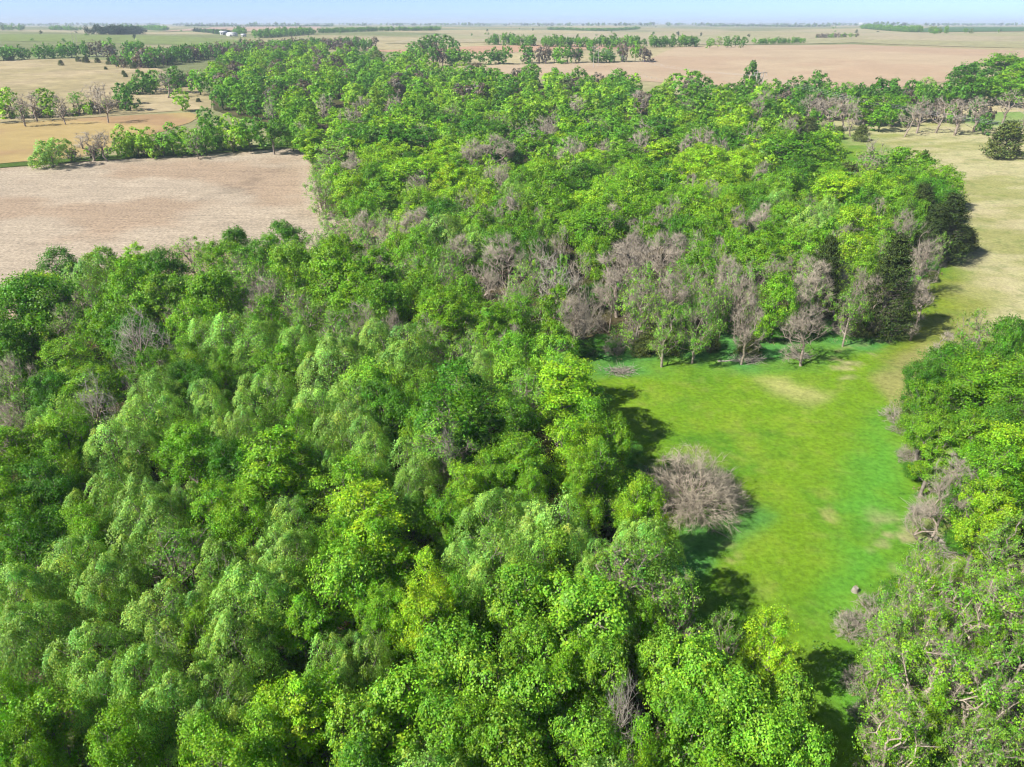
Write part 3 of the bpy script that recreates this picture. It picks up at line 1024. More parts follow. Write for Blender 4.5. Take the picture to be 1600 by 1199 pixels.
# trees that can be picked out in the photograph: x y radius kind [height]
CATALOG = '''
100 432 46 D;168 432 46 G;215 415 32 Y;246 432 44 D;300 398 36 H;372 385 28 D;343 412 38 G;447 378 32 D;505 385 34 H;420 402 30 G
52 485 62 D;132 470 44 H;205 462 48 G;262 470 40 G;340 472 54 G;410 452 44 H;460 425 44 G;522 440 58 G;592 440 46 G;560 480 44 G;480 487 44 H
596 492 48 G;655 470 42 G;694 500 48 G;724 475 38 G;765 520 38 G;814 512 44 G;626 396 32 G;650 430 36 H;690 440 34 B;540 376 30 H;578 394 30 H;612 376 26 B;642 368 26 B;520 352 26 H;600 350 30 H;570 362 24 B
30 612 42 B;12 690 40 B;285 505 36 B;420 482 38 B;560 522 36 B;150 500 32 B;20 560 50 D;60 550 46 G;95 520 40 H;124 580 54 G;225 552 50 T;240 592 38 G;172 525 46 G;300 520 44 G;375 545 60 W;465 560 40 W;525 595 54 W;360 588 30 G
420 515 40 G;530 530 44 H;470 520 34 B;590 545 44 W;640 562 60 W;705 570 40 H;740 560 36 B;780 555 40 S
424 632 54 W;326 645 46 W;240 672 56 W;190 714 48 W;300 722 52 G;160 655 44 T;85 635 46 D;30 640 46 H;110 700 44 G;36 728 56 G;75 785 54 D
95 745 40 G;560 640 44 W;606 648 48 D;500 655 44 W;380 690 40 W;360 740 42 D;432 742 66 G;505 735 36 W;470 690 36 G;545 785 62 G
719 642 96 D;800 690 52 D;660 690 44 G;575 705 46 W;572 762 46 W;693 712 66 H;640 745 44 W;700 735 26 T;813 742 50 G;831 790 36 G;770 760 40 G;730 790 44 G
888 622 62 Y;824 630 44 H;925 684 54 G;936 752 52 G;1000 808 44 Y;905 780 36 G;960 700 30 G
180 798 56 W;240 806 54 W;290 812 44 W;140 850 50 G;232 850 66 W;45 870 56 D;15 820 50 G;340 820 50 G;390 830 48 G;460 835 50 W;120 908 60 W;180 935 54 W;37 955 56 W
274 985 66 W;360 915 56 W;412 962 70 W;442 892 54 W;75 1012 66 W;160 1048 62 W;232 1096 66 W;375 1038 60 W;330 1010 44 G;270 1062 24 T;20 1060 46 H
545 930 56 L;575 838 70 Y;600 880 56 G;545 868 50 G;670 925 50 Y;660 992 56 Y;710 1046 64 L;692 832 38 G;640 800 44 W
775 838 60 W;765 898 64 W;868 838 64 W;838 900 52 W;857 880 40 L;820 962 56 L;895 985 74 L;830 1034 48 L;745 1092 64 L;838 1122 64 L;642 1122 70 L;680 1158 54 L;720 965 44 G
980 925 84 H;1010 880 56 W;1056 962 58 H;965 985 44 W;930 900 40 W;1000 1000 36 G;972 1148 50 T;930 1070 48 L;900 1060 40 G
517 1058 44 W;577 1048 46 W;600 985 48 G;480 990 44 G;500 1115 44 L;469 1132 66 Y;281 1124 62 W;356 1122 56 W;180 1104 54 W;95 1152 54 L;20 1124 46 G;4 1188 54 L;60 1192 50 G;562 1158 56 L;420 1180 50 L;330 1190 50 L;200 1180 54 G
1086 1082 66 L;1124 1140 70 L;1232 1126 54 L;1199 1022 46 Y;1131 1014 36 H;1040 1050 44 L;1170 1180 64 L;1060 1170 60 L;1000 1190 48 G;920 1180 54 L;790 1180 56 L;1240 1195 50 L;740 1170 50 G
544 228 38 D;585 222 38 D;632 220 42 D;520 262 34 H;505 300 30 H;550 296 36 Y;600 266 36 Y;650 277 44 Y;709 292 44 Y;600 310 38 G;655 330 38 G;758 314 34 Y;560 335 32 G
776 240 38 B;740 246 30 B;829 216 25 B;893 242 28 B;690 240 28 Y;700 222 30 G;815 290 30 G;863 310 52 G;926 362 52 G;829 396 32 D;932 402 30 G;960 330 46 G;905 285 40 D;1000 300 44 G
694 370 44 W;739 380 30 W;788 408 40 B;758 448 34 B;700 420 28 B;735 330 34 B;790 345 34 B;660 360 30 B;868 450 48 T;830 440 34 B;893 508 34 B;870 490 30 G;880 440 26 G;940 460 34 U
968 428 42 B;1032 408 44 B;1005 508 26 S;1000 450 38 B;1045 470 34 B;925 500 28 S;960 540 22 S;1030 530 32 E;1110 535 18 E;1170 540 20 E;1000 545 16 E;1070 440 34 B;1040 510 30 B;850 540 28 S;810 470 32 B;900 545 18 S
1097 424 38 G;1090 500 38 H;1110 470 30 B;1135 440 34 B;1130 500 26 U;1168 508 28 B;1214 472 34 G;1170 440 34 B;1190 400 38 G;1240 420 34 B;1245 470 28 B;1210 520 22 U;1150 390 38 G;1110 370 42 G;1080 330 42 G
1285 448 32 C 135;1338 408 48 Y;1300 500 26 S;1330 480 30 B;1387 458 44 C 155;1330 355 22 Y;1296 380 26 G;1262 516 42 B 96;1350 500 22 E;1440 405 34 B;1437 475 24 B;1410 440 28 H;1375 375 28 G;1370 345 28 B;1410 362 28 B
1244 240 48 D;1232 205 28 E;1262 200 18 E;1360 262 34 H;1325 275 22 E;1439 272 13 C 60;1450 305 38 D;1480 362 40 C 100;1500 375 26 E;1455 372 30 C 90;1435 338 32 C 85;1401 322 22 C 60;1465 320 26 D;1350 298 36 Y;1307 304 40 Y;1225 302 42 G;1217 326 36 W;1270 356 38 W;1210 368 30 G;1400 300 30 Y
1094 252 38 Y;1034 242 30 Y;1142 184 34 Y;1135 232 24 D;1160 262 36 Y;1180 230 30 G;1120 290 40 Y;1060 285 38 Y;980 250 34 G;940 270 30 G;1020 330 34 G;1150 320 36 G;1080 215 30 G;1040 200 28 D
1492 592 54 D;1540 622 66 G;1450 655 42 G;1440 610 34 D;1550 760 62 G;1540 810 44 Y;1402 645 26 S;1426 708 26 S;1410 665 20 S;1472 770 42 B;1440 735 26 U;1460 700 34 G;1372 955 50 S;1330 975 32 S;1450 1080 84 O;1530 965 80 O;1525 530 38 H;1470 565 28 B;1580 545 40 D;1400 1000 52 B;1440 1000 50 O;1380 1050 44 B
1590 680 50 D;1570 870 52 H;1510 850 30 U;1400 1160 62 O;1530 1110 78 O;1590 1035 50 H;1455 925 48 O;1420 1060 40 B;1510 700 40 G;1450 1180 54 U;1520 1190 64 H;1365 1110 36 S;1340 1060 30 S;1410 1100 34 U;1480 1030 36 U;1430 960 30 U;1490 1150 36 U;1560 1060 36 U;1530 1010 30 G;1450 1130 34 G;1590 940 54 O
720 402 30 B 84;845 408 28 B 88;906 428 28 B 92;955 462 30 B 96;985 404 30 B 88;1058 402 28 B 86;1086 458 28 B 92;1122 408 30 B 86;1162 468 28 B 94;1204 436 28 B 90;1268 432 28 B 90;1312 446 26 B 90;1002 474 28 B 96;640 348 24 B 70;690 332 24 B 66;800 322 24 B 66;1150 352 24 B 72;1030 352 26 B 74;880 388 24 B 80;1340 452 24 B 86
'''
HEDGEROW = '''
75 231 27 W 47;139 223 22 B 44;161 222 22 B 46;191 219 18 Y 42;212 218 20 Y 44;233 219 18 Y 42;266 213 23 G 46;292 214 18 Y 44;318 211 21 G 46;338 202 20 G 48;360 207 23 Y 48;386 203 20 G 50;424 207 25 D 52;455 207 17 G 44;472 208 15 B 40;250 222 14 B 36;305 222 14 H 40
'''
WEST = '''
15 160 20 Y;32 168 16 B;50 160 16 B;70 157 20 Y;95 166 15 B;120 157 15 H;150 148 19 B;162 160 20 B;187 143 16 D;200 152 16 D;220 128 16 D;240 125 16 G;275 124 19 D;310 127 19 G;282 154 15 Y;320 180 14 D;258 128 14 B;345 150 18 D;-20 160 20 B
'''
EAST = '''
978 131 15 D;1072 128 20 G;1085 148 18 G;1107 138 10 G;1175 121 13 D 44;1163 142 18 G;1210 141 17 G;1245 138 16 D;1277 131 17 D;1300 138 12 G;1325 140 14 H;1370 136 18 D;1400 136 18 D;1425 138 16 D;1450 131 12 H;1510 115 21 D;1535 113 18 D;1565 102 30 G;1597 118 28 G;1490 136 18 D;1525 135 22 D;1580 138 22 G;1620 110 30 D
1265 168 20 B;1300 172 20 B;1322 172 18 B;1355 167 22 G;1400 167 24 G;1378 180 18 G;1440 174 20 B;1470 174 18 B;1500 177 18 B;1530 172 18 B;1541 190 11 D;1575 160 18 B;1216 168 17 D;1195 158 14 B;1235 172 14 D;1335 182 14 B;1420 182 14 B;1610 165 20 B;1185 172 14 B;1250 180 12 D
1311 209 10 E 19;1346 210 13 E 23;1574 222 31 E 50
'''
ROUND_CLUMP = '645 76 12 D;656 72 13 D;668 66 16 D;682 64 19 D;697 67 17 D;711 73 10 D'
FAR_FEW = '1110 66 7 G;1122 64 8 H;1137 65 8 D;1150 62 9 D;1162 66 7 D'
HILL_CEDARS = '95 99 5 E;193 114 4 E;165 107 3 E;208 104 5 E;310 157 4 E;122 93 5 E;134 94 6 E;152 95 5 E;172 96 7 E;16 92 4 E;196 118 4 E;214 112 3 E'


def read(text):
    for row in text.replace('\n', ';').split(';'):
        f = row.split()
        if f:
            yield float(f[0]), float(f[1]), float(f[2]), f[3], (float(f[4]) if len(f) > 4 else None)


for px, py, r, code, h in read(CATALOG):
    if code == 'B' and py > 380 and h is None and (int(px) * 7 + int(py)) % 10 < 2:
        code = 'H'
    put(px, py, r, code, h)
# the great bare bush standing alone in the clearing
put(1083, 759, 97, 'A', label='great round bare grey bush standing alone in the clearing')
for text, zone in ((HEDGEROW, 'in the hedgerow behind the stubble field'), (WEST, 'on the bleached west hillside'),
                   (EAST, 'in the tree line beyond the tan meadow'), (ROUND_CLUMP, 'in the round clump amid far fields'),
                   (FAR_FEW, 'in the small far row above the ploughed field'), (HILL_CEDARS, 'dotted over the bleached west hill')):
    for px, py, r, code, h in read(text):
        put(px, py, r * (1.25 if text is EAST and code in 'DGB' else 1.1 if text is HEDGEROW else 1.0), code, h, zone=zone)

# thicket along the borders of the wood
def border(path, codes, gap, rmin, rmax, back, seed):
    rg = random.Random(seed)
    pts = [hit(*p) for p in path]
    for (x0, y0), (x1, y1) in zip(pts[:-1], pts[1:]):
        L = math.hypot(x1 - x0, y1 - y0)
        n = max(1, int(L / gap))
        for k in range(n):
            t = (k + rg.uniform(0, 1)) / n
            b = rg.uniform(0.0, back)
            ux, uy = -(y1 - y0) / L, (x1 - x0) / L
            c = rg.choice(codes)
            R = rg.uniform(rmin, rmax)
            add_tree(x0 + (x1 - x0) * t + ux * b, y0 + (y1 - y0) * t + uy * b, R, c)


FAR_EDGE = [(850, 578), (880, 560), (980, 551), (1100, 540), (1200, 533), (1290, 531), (1390, 524), (1436, 484), (1474, 404)]
border(FAR_EDGE, 'UUSSBHE', 2.3, 1.2, 2.3, 3.0, 1)
border(FAR_EDGE, 'BHBGU', 5.0, 2.2, 3.4, 9, 2)
border([(1475, 860), (1462, 800), (1440, 720), (1452, 640), (1530, 562)], 'USHU', 3.2, 1.2, 2.4, -4, 3)
border([(1440, 1180), (1385, 1080), (1365, 1000), (1420, 930)], 'SUHB', 3.0, 1.3, 2.4, -4, 4)
border([(960, 795), (930, 722), (900, 640)], 'UHU', 4.0, 1.3, 2.4, -3, 5)

# the rest of the wood, wherever the crowns above leave room
wood_a, rwood_a = np.array(wood_xy), np.array(rwood_xy)
grid_xy = [q[:3] for q in REQ]
FARWOOD = []


def free(x, y, R, f):
    a = np.array(grid_xy)
    return bool((np.hypot(a[:, 0] - x, a[:, 1] - y) > f * (a[:, 2] + R)).all())


def pick_code(px, py):
    if px > 1330 and py > 850:
        return rnd.choice('OOHU')
    if px > 1330 and py > 500:
        return rnd.choice('HHGDY')
    if py > 560:
        return rnd.choices('WGDLH', (46, 22, 12, 12, 8))[0] if px < 560 else rnd.choices('LGWYD', (34, 22, 24, 8, 12))[0]
    if py > 360 and px > 640:
        return rnd.choices('BGHDY', (48, 20, 16, 10, 6))[0]
    if py > 230:
        return rnd.choices('GYDBHW', (32, 34, 12, 12, 6, 4))[0]
    return rnd.choices('GYDBH', (34, 40, 12, 10, 4))[0]


for A, tries in ((wood_a, 9000), (rwood_a, 700)):
    lo, hi = A.min(0), A.max(0)
    for _ in range(tries):
        # candidates evenly over log distance so that near and far fill alike
        d = math.exp(rnd.uniform(math.log(20), math.log(700)))
        th = rnd.uniform(-0.75, 0.75)
        x, y = d * math.sin(th), d * math.cos(th)
        if not inside_poly(np.array([[x, y]]), A)[0]:
            continue
        R = rnd.uniform(2.6, 4.0) if d < 90 else (rnd.uniform(3.4, 5.2) if d < 200 else rnd.uniform(4.4, 6.6))
        H = 7 + R
        px, py, _ = project(x, y, float(height(x, y)) + 0.62 * H)
        if not (-130 < px < 1730 and py < 1400):
            continue
        if not free(x, y, R, 0.78 if (px > 620 and 360 < py < 570) else (0.66 if d < 130 else 0.60)):
            continue
        grid_xy.append((x, y, R))
        code = pick_code(px, py)
        if d > 330:
            FARWOOD.append((x, y, R, code, 4.5 + R))
        else:
            add_tree(x, y, R * (0.8 if code == 'B' else 1.0), code)

# the 300 leafy trees that show largest stand as trees of their own; the others join the far wood
ranked = []
for q in REQ:
    x, y, R, code, H = q[:5]
    px, py, dep = project(x, y, float(height(x, y)) + H * centre_frac(code))
    seen = (-R * FPX / dep * 1.1 < px < 1600 + R * FPX / dep * 1.1) and py - R * FPX / dep * 1.6 < 1199
    ranked.append((seen, R / dep, q))
ranked.sort(key=lambda t: -t[1])
OUTER = []
room = 300
for seen, _, q in ranked:
    leafy = CODE[q[3]][0] == 'leafy_tree'
    if not seen:
        OUTER.append((q[0], q[1], q[2], q[3], q[4]))
    elif leafy and room <= 0 and not q[6]:
        FARWOOD.append((q[0], q[1], q[2], q[3], q[4]))
    else:
        room -= leafy
        build_tree(*q)

# ------------------------------------------------------------------ labels that single each tree out
ORD = ('first second third fourth fifth sixth seventh eighth ninth tenth eleventh twelfth thirteenth fourteenth fifteenth sixteenth '
       'seventeenth eighteenth nineteenth twentieth').split()


def zone_of(p):
    if p['zone']:
        return p['zone']
    px, py = p['px'], p['py']
    if px > 1370 and py > 500:
        if py < 700:
            return 'on the right edge below the tan meadow'
        return 'on the right edge by the fallen log' if py < 900 else 'in the lower right corner'
    if py > 560:
        side = 'left' if px < 330 else ('centre left' if px < 640 else 'right')
        rows = ((1150, 'at the bottom edge of near wood'), (1050, 'one row above the bottom edge'),
                (960, 'level with the long grass shadow'), (870, 'just below the bare bush level'), (770, 'level with the bare bush'), (690, 'level with the clearing middle'),
                (560, 'level with the far clearing end'))
        for lim, ph in rows:
            if py > lim:
                return ph + ', ' + side
    if py > 440:
        return 'on the edge behind the clearing' if px > 760 else ('below the stubble field, far left' if px < 300 else 'between stubble field and clearing')
    if py > 350:
        return ('along the near stubble field edge' if px < 560 else 'right of stubble field, lower wood') if px < 900 else (
            'upper wood behind the clearing' if px < 1200 else 'at the wood corner by tan meadow')
    if py > 280:
        return 'right of the stubble field' if px < 800 else ('mid wood above the clearing' if px < 1100 else 'mid wood near the tan meadow')
    if py > 225:
        return 'beside the stubble field corner' if px < 800 else ('upper mid wood' if px < 1050 else 'upper wood near the tan meadow')
    if py > 185:
        return 'level with the hedgerow' if px < 800 else 'upper wood below the power poles'
    return 'upper wood behind the hedgerow' if px < 700 else 'far wood left of power poles'


sets = {}
for p in PLACED:
    if p['label']:
        p['o']['label'] = p['label']
        continue
    sets.setdefault((p['words'], zone_of(p)), []).append(p)
GROUPS = {'leafy_tree': 'leafy trees of the wood', 'willow_tree': 'willowy trees of the wood', 'half_bare_tree': 'half bare trees',
          'bare_tree': 'bare trees', 'bare_bush': 'bare bushes', 'cedar_tree': 'cedars', 'green_bush': 'low green bushes'}
for (words, z), ps in sets.items():
    ps.sort(key=lambda p: p['px'])
    for k, p in enumerate(ps):
        if len(ps) == 1:
            t = 'single ' + words + ' ' + z
        elif k < len(ORD):
            t = words + ', ' + ORD[k] + ' from left ' + z
        else:
            t = words + ', ' + ORD[len(ps) - 1 - k] + ' from right ' + z if len(ps) - 1 - k < 20 else words + ' ' + z
        p['o']['label'] = t
for p in PLACED:
    p['o']['group'] = GROUPS[CODE[p['code']][0]]

# ------------------------------------------------------------------ far woods and tree lines (too many and too far to tell apart)
def blob_tree(seed, n, leaf):
    rng = np.random.default_rng(seed)
    lob = lobes_for(rng, 1.0, 0.06, 2.3, 12, 0.66)
    cp, cd = lobe_points(rng, lob, 90, 0.3)
    idx = rng.integers(0, len(cp), n)
    d = nrm(rng.normal(size=(n, 3)) + cd[idx] * 0.6)
    pos = cp[idx] + d * rng.uniform(0.02, 0.2, n)[:, None]
    nor = nrm(d * 0.6 + cd[idx] * 0.6 + np.array([0, 0, 0.4]) + rng.normal(size=(n, 3)) * 0.4)
    V, Q = leaves(rng, pos, nor, leaf * 1.25, leaf * 1.0)
    V = V.reshape(-1, 4, 3)[:, [1, 2, 3, 3]].reshape(-1, 3)
    Q = Q.copy()
    Q[:, 3] = Q[:, 2]
    # trunk as a short tapered prism
    tv, tq = tubes(np.array([[0, 0, 0.0]]), np.array([[0, 0, 1.2]]), np.array([0.06]), np.array([0.04]), 4)
    t = leaf_tint(rng, len(cp), idx, 0.22)
    V, Q2 = np.concatenate([V, tv]), np.concatenate([Q, tq + len(V)])
    t = np.concatenate([t, np.tile([[0.6, 0.35, 1.5]], (len(tv), 1))])
    return V, Q2, t


BLOB = {'line': [blob_tree(930 + k, 560, 0.25) for k in range(6)], 'near': [blob_tree(880 + k, 1450, 0.16) for k in range(6)], 'tiny': [blob_tree(980 + k, 40, 0.7) for k in range(6)], 'mid': [blob_tree(900 + k, 900, 0.20) for k in range(6)], 'far': [blob_tree(950 + k, 200, 0.36) for k in range(6)]}
TONE = {'G': (114, 168, 36), 'D': (90, 144, 36), 'Y': (146, 190, 44), 'B': (122, 114, 100), 'H': (124, 142, 82), 'P': (44, 78, 44), 'L': (126, 184, 44), 'W': (124, 168, 62), 'T': (148, 136, 122), 'S': (148, 136, 122), 'A': (148, 136, 122), 'C': (72, 88, 40), 'E': (84, 98, 44), 'U': (86, 146, 42)}


def mass(name, trees, size, label, mat=None):
    """one mesh of many trees: (x, y, R, code) with crown height factor"""
    V, Q, T, n = [], [], [], 0
    rng = np.random.default_rng(len(trees))
    for x, y, R, code, H in trees:
        v, q, t = BLOB[size][int(rng.integers(0, 6))]
        a = rng.uniform(0, 6.28)
        c, s = math.cos(a), math.sin(a)
        m = np.array([[c, -s, 0], [s, c, 0], [0, 0, 1]])
        hz = H / 2.25 * rng.uniform(0.9, 1.12)
        w = (v @ m.T) * np.array([R, R, hz]) + np.array([x, y, float(height(x, y)) - 0.2])
        V.append(w)
        Q.append(q + n)
        n += len(v)
        T.append(t * np.array(lin(*TONE[code], KL * rng.uniform(0.8, 1.15)))[None])
    if not V:
        return None
    o = link(name, make_mesh(name, np.concatenate(V), None, np.concatenate(Q), mat or M_LEAF, np.concatenate(T)))
    return tag(o, label, None, None, 'stuff')


mass('far_wood', [t for t in FARWOOD if math.hypot(t[0], t[1]) > 300], 'mid', 'far part of the creek wood reading as one green mass')
mass('middle_wood', [t for t in FARWOOD if math.hypot(t[0], t[1]) <= 300], 'near', 'smaller green trees filling the middle of the creek wood')
mass('outer_wood', OUTER, 'near', 'trees of the wood carrying on beyond the picture edges')


def line_trees(path, h, codes, gap=1.25, rows=2, seed=0, wide=None):
    """trees along a line of photo-pixel base points; h = tree height in metres"""
    rng = random.Random(seed)
    pts = [hit(*p) for p in path]
    out = []
    for (x0, y0), (x1, y1) in zip(pts[:-1], pts[1:]):
        L = math.hypot(x1 - x0, y1 - y0)
        R = h / 2.3
        n = max(2, int(L / (R * gap)))
        ux, uy = (x1 - x0) / L, (y1 - y0) / L
        for k in range(n):
            for r in range(rows):
                t = (k + rng.uniform(0, 1)) / n
                q = rng.uniform(0.7, 1.25)
                off = (r + rng.uniform(-0.4, 0.4)) * R * 1.3 if wide is None else rng.uniform(0, wide)
                out.append((x0 + (x1 - x0) * t - uy * off, y0 + (y1 - y0) * t + ux * off, R * q, rng.choice(codes), h * rng.uniform(0.75, 1.2)))
    return out


LINES = [
    ([(640, 108), (730, 102), (830, 100), (930, 99), (1012, 97)], 11.5, 'DDGGDB', 'mid', 'tree line crossing in front of the pink ploughed field', 2),
    ([(762, 70), (860, 74), (960, 75), (1092, 74)], 9, 'DGDG', 'mid', 'tree line behind the pink ploughed field', 3),
    ([(1182, 70), (1258, 68)], 6, 'DG', 'far', 'short tree row on the ploughed field crest', 2),
    ([(1275, 60), (1338, 59)], 6, 'DGB', 'far', 'small far tree group on the tan upland', 2),
    ([(-120, 98), (0, 96), (60, 93), (130, 90), (230, 88)], 10, 'DDDGB', 'far', 'dark tree belt behind the bleached hillside', 3),
    ([(230, 108), (330, 92), (400, 86), (500, 78), (560, 80)], 9, 'DBGBDD', 'far', 'grey and dark green valley wood below the pasture', 6),
    ([(450, 76), (500, 72), (548, 70)], 7, 'DDP', 'far', 'dark trees at the head of the valley', 3),
    ([(132, 54), (180, 54.5), (226, 53.5)], 10, 'PPP', 'far', 'block of dark pines on the green pasture', 4),
    ([(303, 50), (330, 52), (355, 55)], 6, 'PDP', 'far', 'dark shelter trees beside the white farm', 2),
    ([(368, 53), (378, 54)], 9, 'DD', 'far', 'tall dark trees over the white farm', 2),
    ([(412, 60), (450, 57), (492, 54)], 9, 'DGD', 'far', 'mid green copse right of the farm', 4),
    ([(505, 52), (590, 49), (690, 48)], 7, 'DDG', 'far', 'long far tree belt above the tan upland', 4),
    ([(855, 47), (930, 49), (1000, 46)], 6, 'DG', 'far', 'far tree belt on the middle skyline', 3),
    ([(1110, 42), (1220, 42.5), (1300, 42)], 8, 'PD', 'far', 'dark straight tree row on the skyline', 2),
    ([(1345, 45), (1380, 48), (1432, 51)], 9, 'DG', 'far', 'tree belt left of the dark crop field', 3),
    ([(1448, 52.5), (1462, 53), (1486, 53)], 9, 'HGD', 'far', 'two round trees before the dark crop field', 2),
    ([(1504, 53), (1518, 53)], 9, 'HG', 'far', 'pair of trees before the crop field edge', 1),
    ([(100, 254), (200, 246), (300, 239), (400, 232), (480, 226)], 4.5, 'GYBG', 'far', 'low scrub under the hedgerow', 2),
    ([(-40, 186), (60, 186), (130, 181), (210, 168)], 4.5, 'BGBY', 'far', 'low grey scrub on the bleached west hillside', 2),
    ([(200, 150), (260, 138), (330, 132)], 6.5, 'DDGB', 'mid', 'dark valley trees right of the bleached hillside', 2),
    ([(1140, 166), (1260, 168), (1380, 168), (1480, 166), (1600, 160)], 8, 'DGDDB', 'mid', 'green mass of trees beyond the tan meadow', 3),
    ([(1190, 172), (1300, 188), (1420, 193), (1545, 195)], 8, 'BBDGB', 'mid', 'grey thicket under the tree line beyond the tan meadow', 2),
    ([(-60, 48), (40, 48)], 11, 'DG', 'far', 'far copse at the left picture edge', 3),
    ([(75, 47), (110, 48), (128, 48)], 9, 'DG', 'far', 'far copse left of the dark pines', 3),
    ([(185, 46), (230, 47), (255, 48)], 9, 'DG', 'far', 'far copse behind the dark pines', 3),
    ([(290, 41.5), (400, 42), (520, 41.5)], 6, 'PD', 'far', 'thin dark tree row on the left skyline', 2),
]
for k, (path, h, codes, size, label, rows) in enumerate(LINES):
    mass('far_tree_line', line_trees(path, h, codes, seed=k, rows=rows, gap=1.9), 'line' if size == 'mid' else size, label)
# single trees and bushes dotted over the far fields
_r = random.Random(5)
_pts = []
for _ in range(90):
    _px, _py = _r.uniform(-100, 1700), 38.5 + 30 * _r.random() ** 1.7
    if _px > 640 and _py > 66:
        continue
    _x, _y = hit(_px, _py)
    _pts.append((_x, _y, _r.uniform(1.2, 3.2), _r.choice('DDPG'), _r.uniform(2.5, 6)))
mass('scattered_trees', _pts, 'far', 'single small trees dotted over the far fields')
# the last belts under the horizon
for k, (yp, n) in enumerate(((39.3, 150), (38.5, 190), (37.9, 220), (40.6, 110))):
    rng = random.Random(70 + k)
    T = []
    x = -150.0
    while x < 1750:
        w = rng.uniform(10, 60)
        for _ in range(int(w / 2.2)):
            bx, by = hit(x + rng.uniform(0, w), yp + rng.uniform(-0.25, 0.25))
            T.append((bx, by, rng.uniform(4, 8), rng.choice('DDPP'), rng.uniform(8, 15)))
        x += w + rng.uniform(0, 30 if k != 2 else 8)
    mass('far_tree_line', T, 'tiny', ('broken tree belts below the horizon', 'hazy tree belts near the horizon', 'last blue tree belt on the horizon', 'nearer broken belts of far trees')[k])

# ------------------------------------------------------------------ undergrowth and grass
def undergrowth():
    rng = np.random.default_rng(3)
    V, Q, T, n = [], [], [], 0
    pts = []
    for A, m in ((wood_a, 1400), (rwood_a, 260)):
        d = np.exp(rng.uniform(math.log(20), math.log(280), m * 3))
        th = rng.uniform(-0.75, 0.75, m * 3)
        P = np.stack([d * np.sin(th), d * np.cos(th)], 1)
        pts.append(P[inside_poly(P, A)][:m])
    P = np.concatenate(pts)
    for x, y in P:
        d = math.hypot(x, y)
        m = 60 if d < 120 else 28
        lf = 0.26 if d < 120 else 0.5
        R = rng.uniform(0.8, 2.0)
        dd = nrm(rng.normal(size=(m, 3)))
        dd[:, 2] = np.abs(dd[:, 2])
        pos = np.array([x, y, float(height(x, y))]) + dd * (R * rng.uniform(0.3, 1, m))[:, None] * np.array([1, 1, 0.9])
        nor = nrm(dd + np.array([0, 0, 0.5]) + rng.normal(size=(m, 3)) * 0.5)
        v, q = leaves(rng, pos, nor, lf, lf * 0.6)
        V.append(v)
        Q.append(q + n)
        n += len(v)
        c = lin(*((86, 130, 40), (100, 140, 46), (74, 116, 40), (120, 112, 70))[int(rng.integers(0, 4))], KL)
        T.append(np.repeat(np.array(c)[None] * rng.uniform(0.7, 1.2, (m, 1)), 4, 0))
    o = link('undergrowth', make_mesh('undergrowth', np.concatenate(V), None, np.concatenate(Q), M_LEAF, np.concatenate(T)))
    tag(o, 'low leafy undergrowth covering the forest floor', None, None, 'stuff')


undergrowth()


def edge_weeds():
    """ragged weeds, saplings and dry stalks where the wood meets the grass"""
    rng = np.random.default_rng(14)
    V, Q, T, n = [], [], [], 0
    paths = [FAR_EDGE, [(1475, 870), (1455, 800), (1430, 720), (1440, 640), (1520, 562)], [(1400, 1180), (1365, 1080), (1335, 990), (1400, 930)],
             [(1045, 965), (1005, 885), (962, 795), (930, 722), (898, 640), (850, 592)], [(1160, 1200), (1120, 1085), (1045, 965)]]
    for path in paths:
        pts = [hit(*p) for p in path]
        for (x0, y0), (x1, y1) in zip(pts[:-1], pts[1:]):
            L = math.hypot(x1 - x0, y1 - y0)
            for _ in range(int(L * 3.2)):
                t = rng.uniform()
                x, y = x0 + (x1 - x0) * t + rng.normal(0, 1.3), y0 + (y1 - y0) * t + rng.normal(0, 1.3)
                R = rng.uniform(0.25, 0.8)
                m = int(26 * R / 0.5)
                dd = nrm(rng.normal(size=(m, 3)))
                dd[:, 2] = np.abs(dd[:, 2])
                pos = np.array([x, y, 0.03]) + dd * (R * rng.uniform(0.2, 1, m))[:, None]
                dry = rng.uniform() < 0.35
                nor = nrm(dd + rng.normal(size=(m, 3)) * 0.6 + np.array([0, 0, 0.4]))
                v, q = leaves(rng, pos, nor, 0.34 if dry else 0.22, 0.05 if dry else 0.13, dd + np.array([0, 0, 0.5]) if dry else None, True)
                V.append(v)
                Q.append(q + n)
                n += len(v)
                c = lin(*(((170, 156, 118), (188, 176, 132)) if dry else ((96, 150, 44), (84, 146, 60)))[int(rng.integers(0, 2))], 0.7)
                T.append(np.repeat(np.array(c)[None] * rng.uniform(0.75, 1.2, (m, 1)), 4, 0))
    o = link('edge_weeds', make_mesh('edge_weeds', np.concatenate(V), None, np.concatenate(Q), M_LEAF, np.concatenate(T)))
    tag(o, 'ragged weeds and dry stalks along the edge of the clearing', None, None, 'stuff')


edge_weeds()


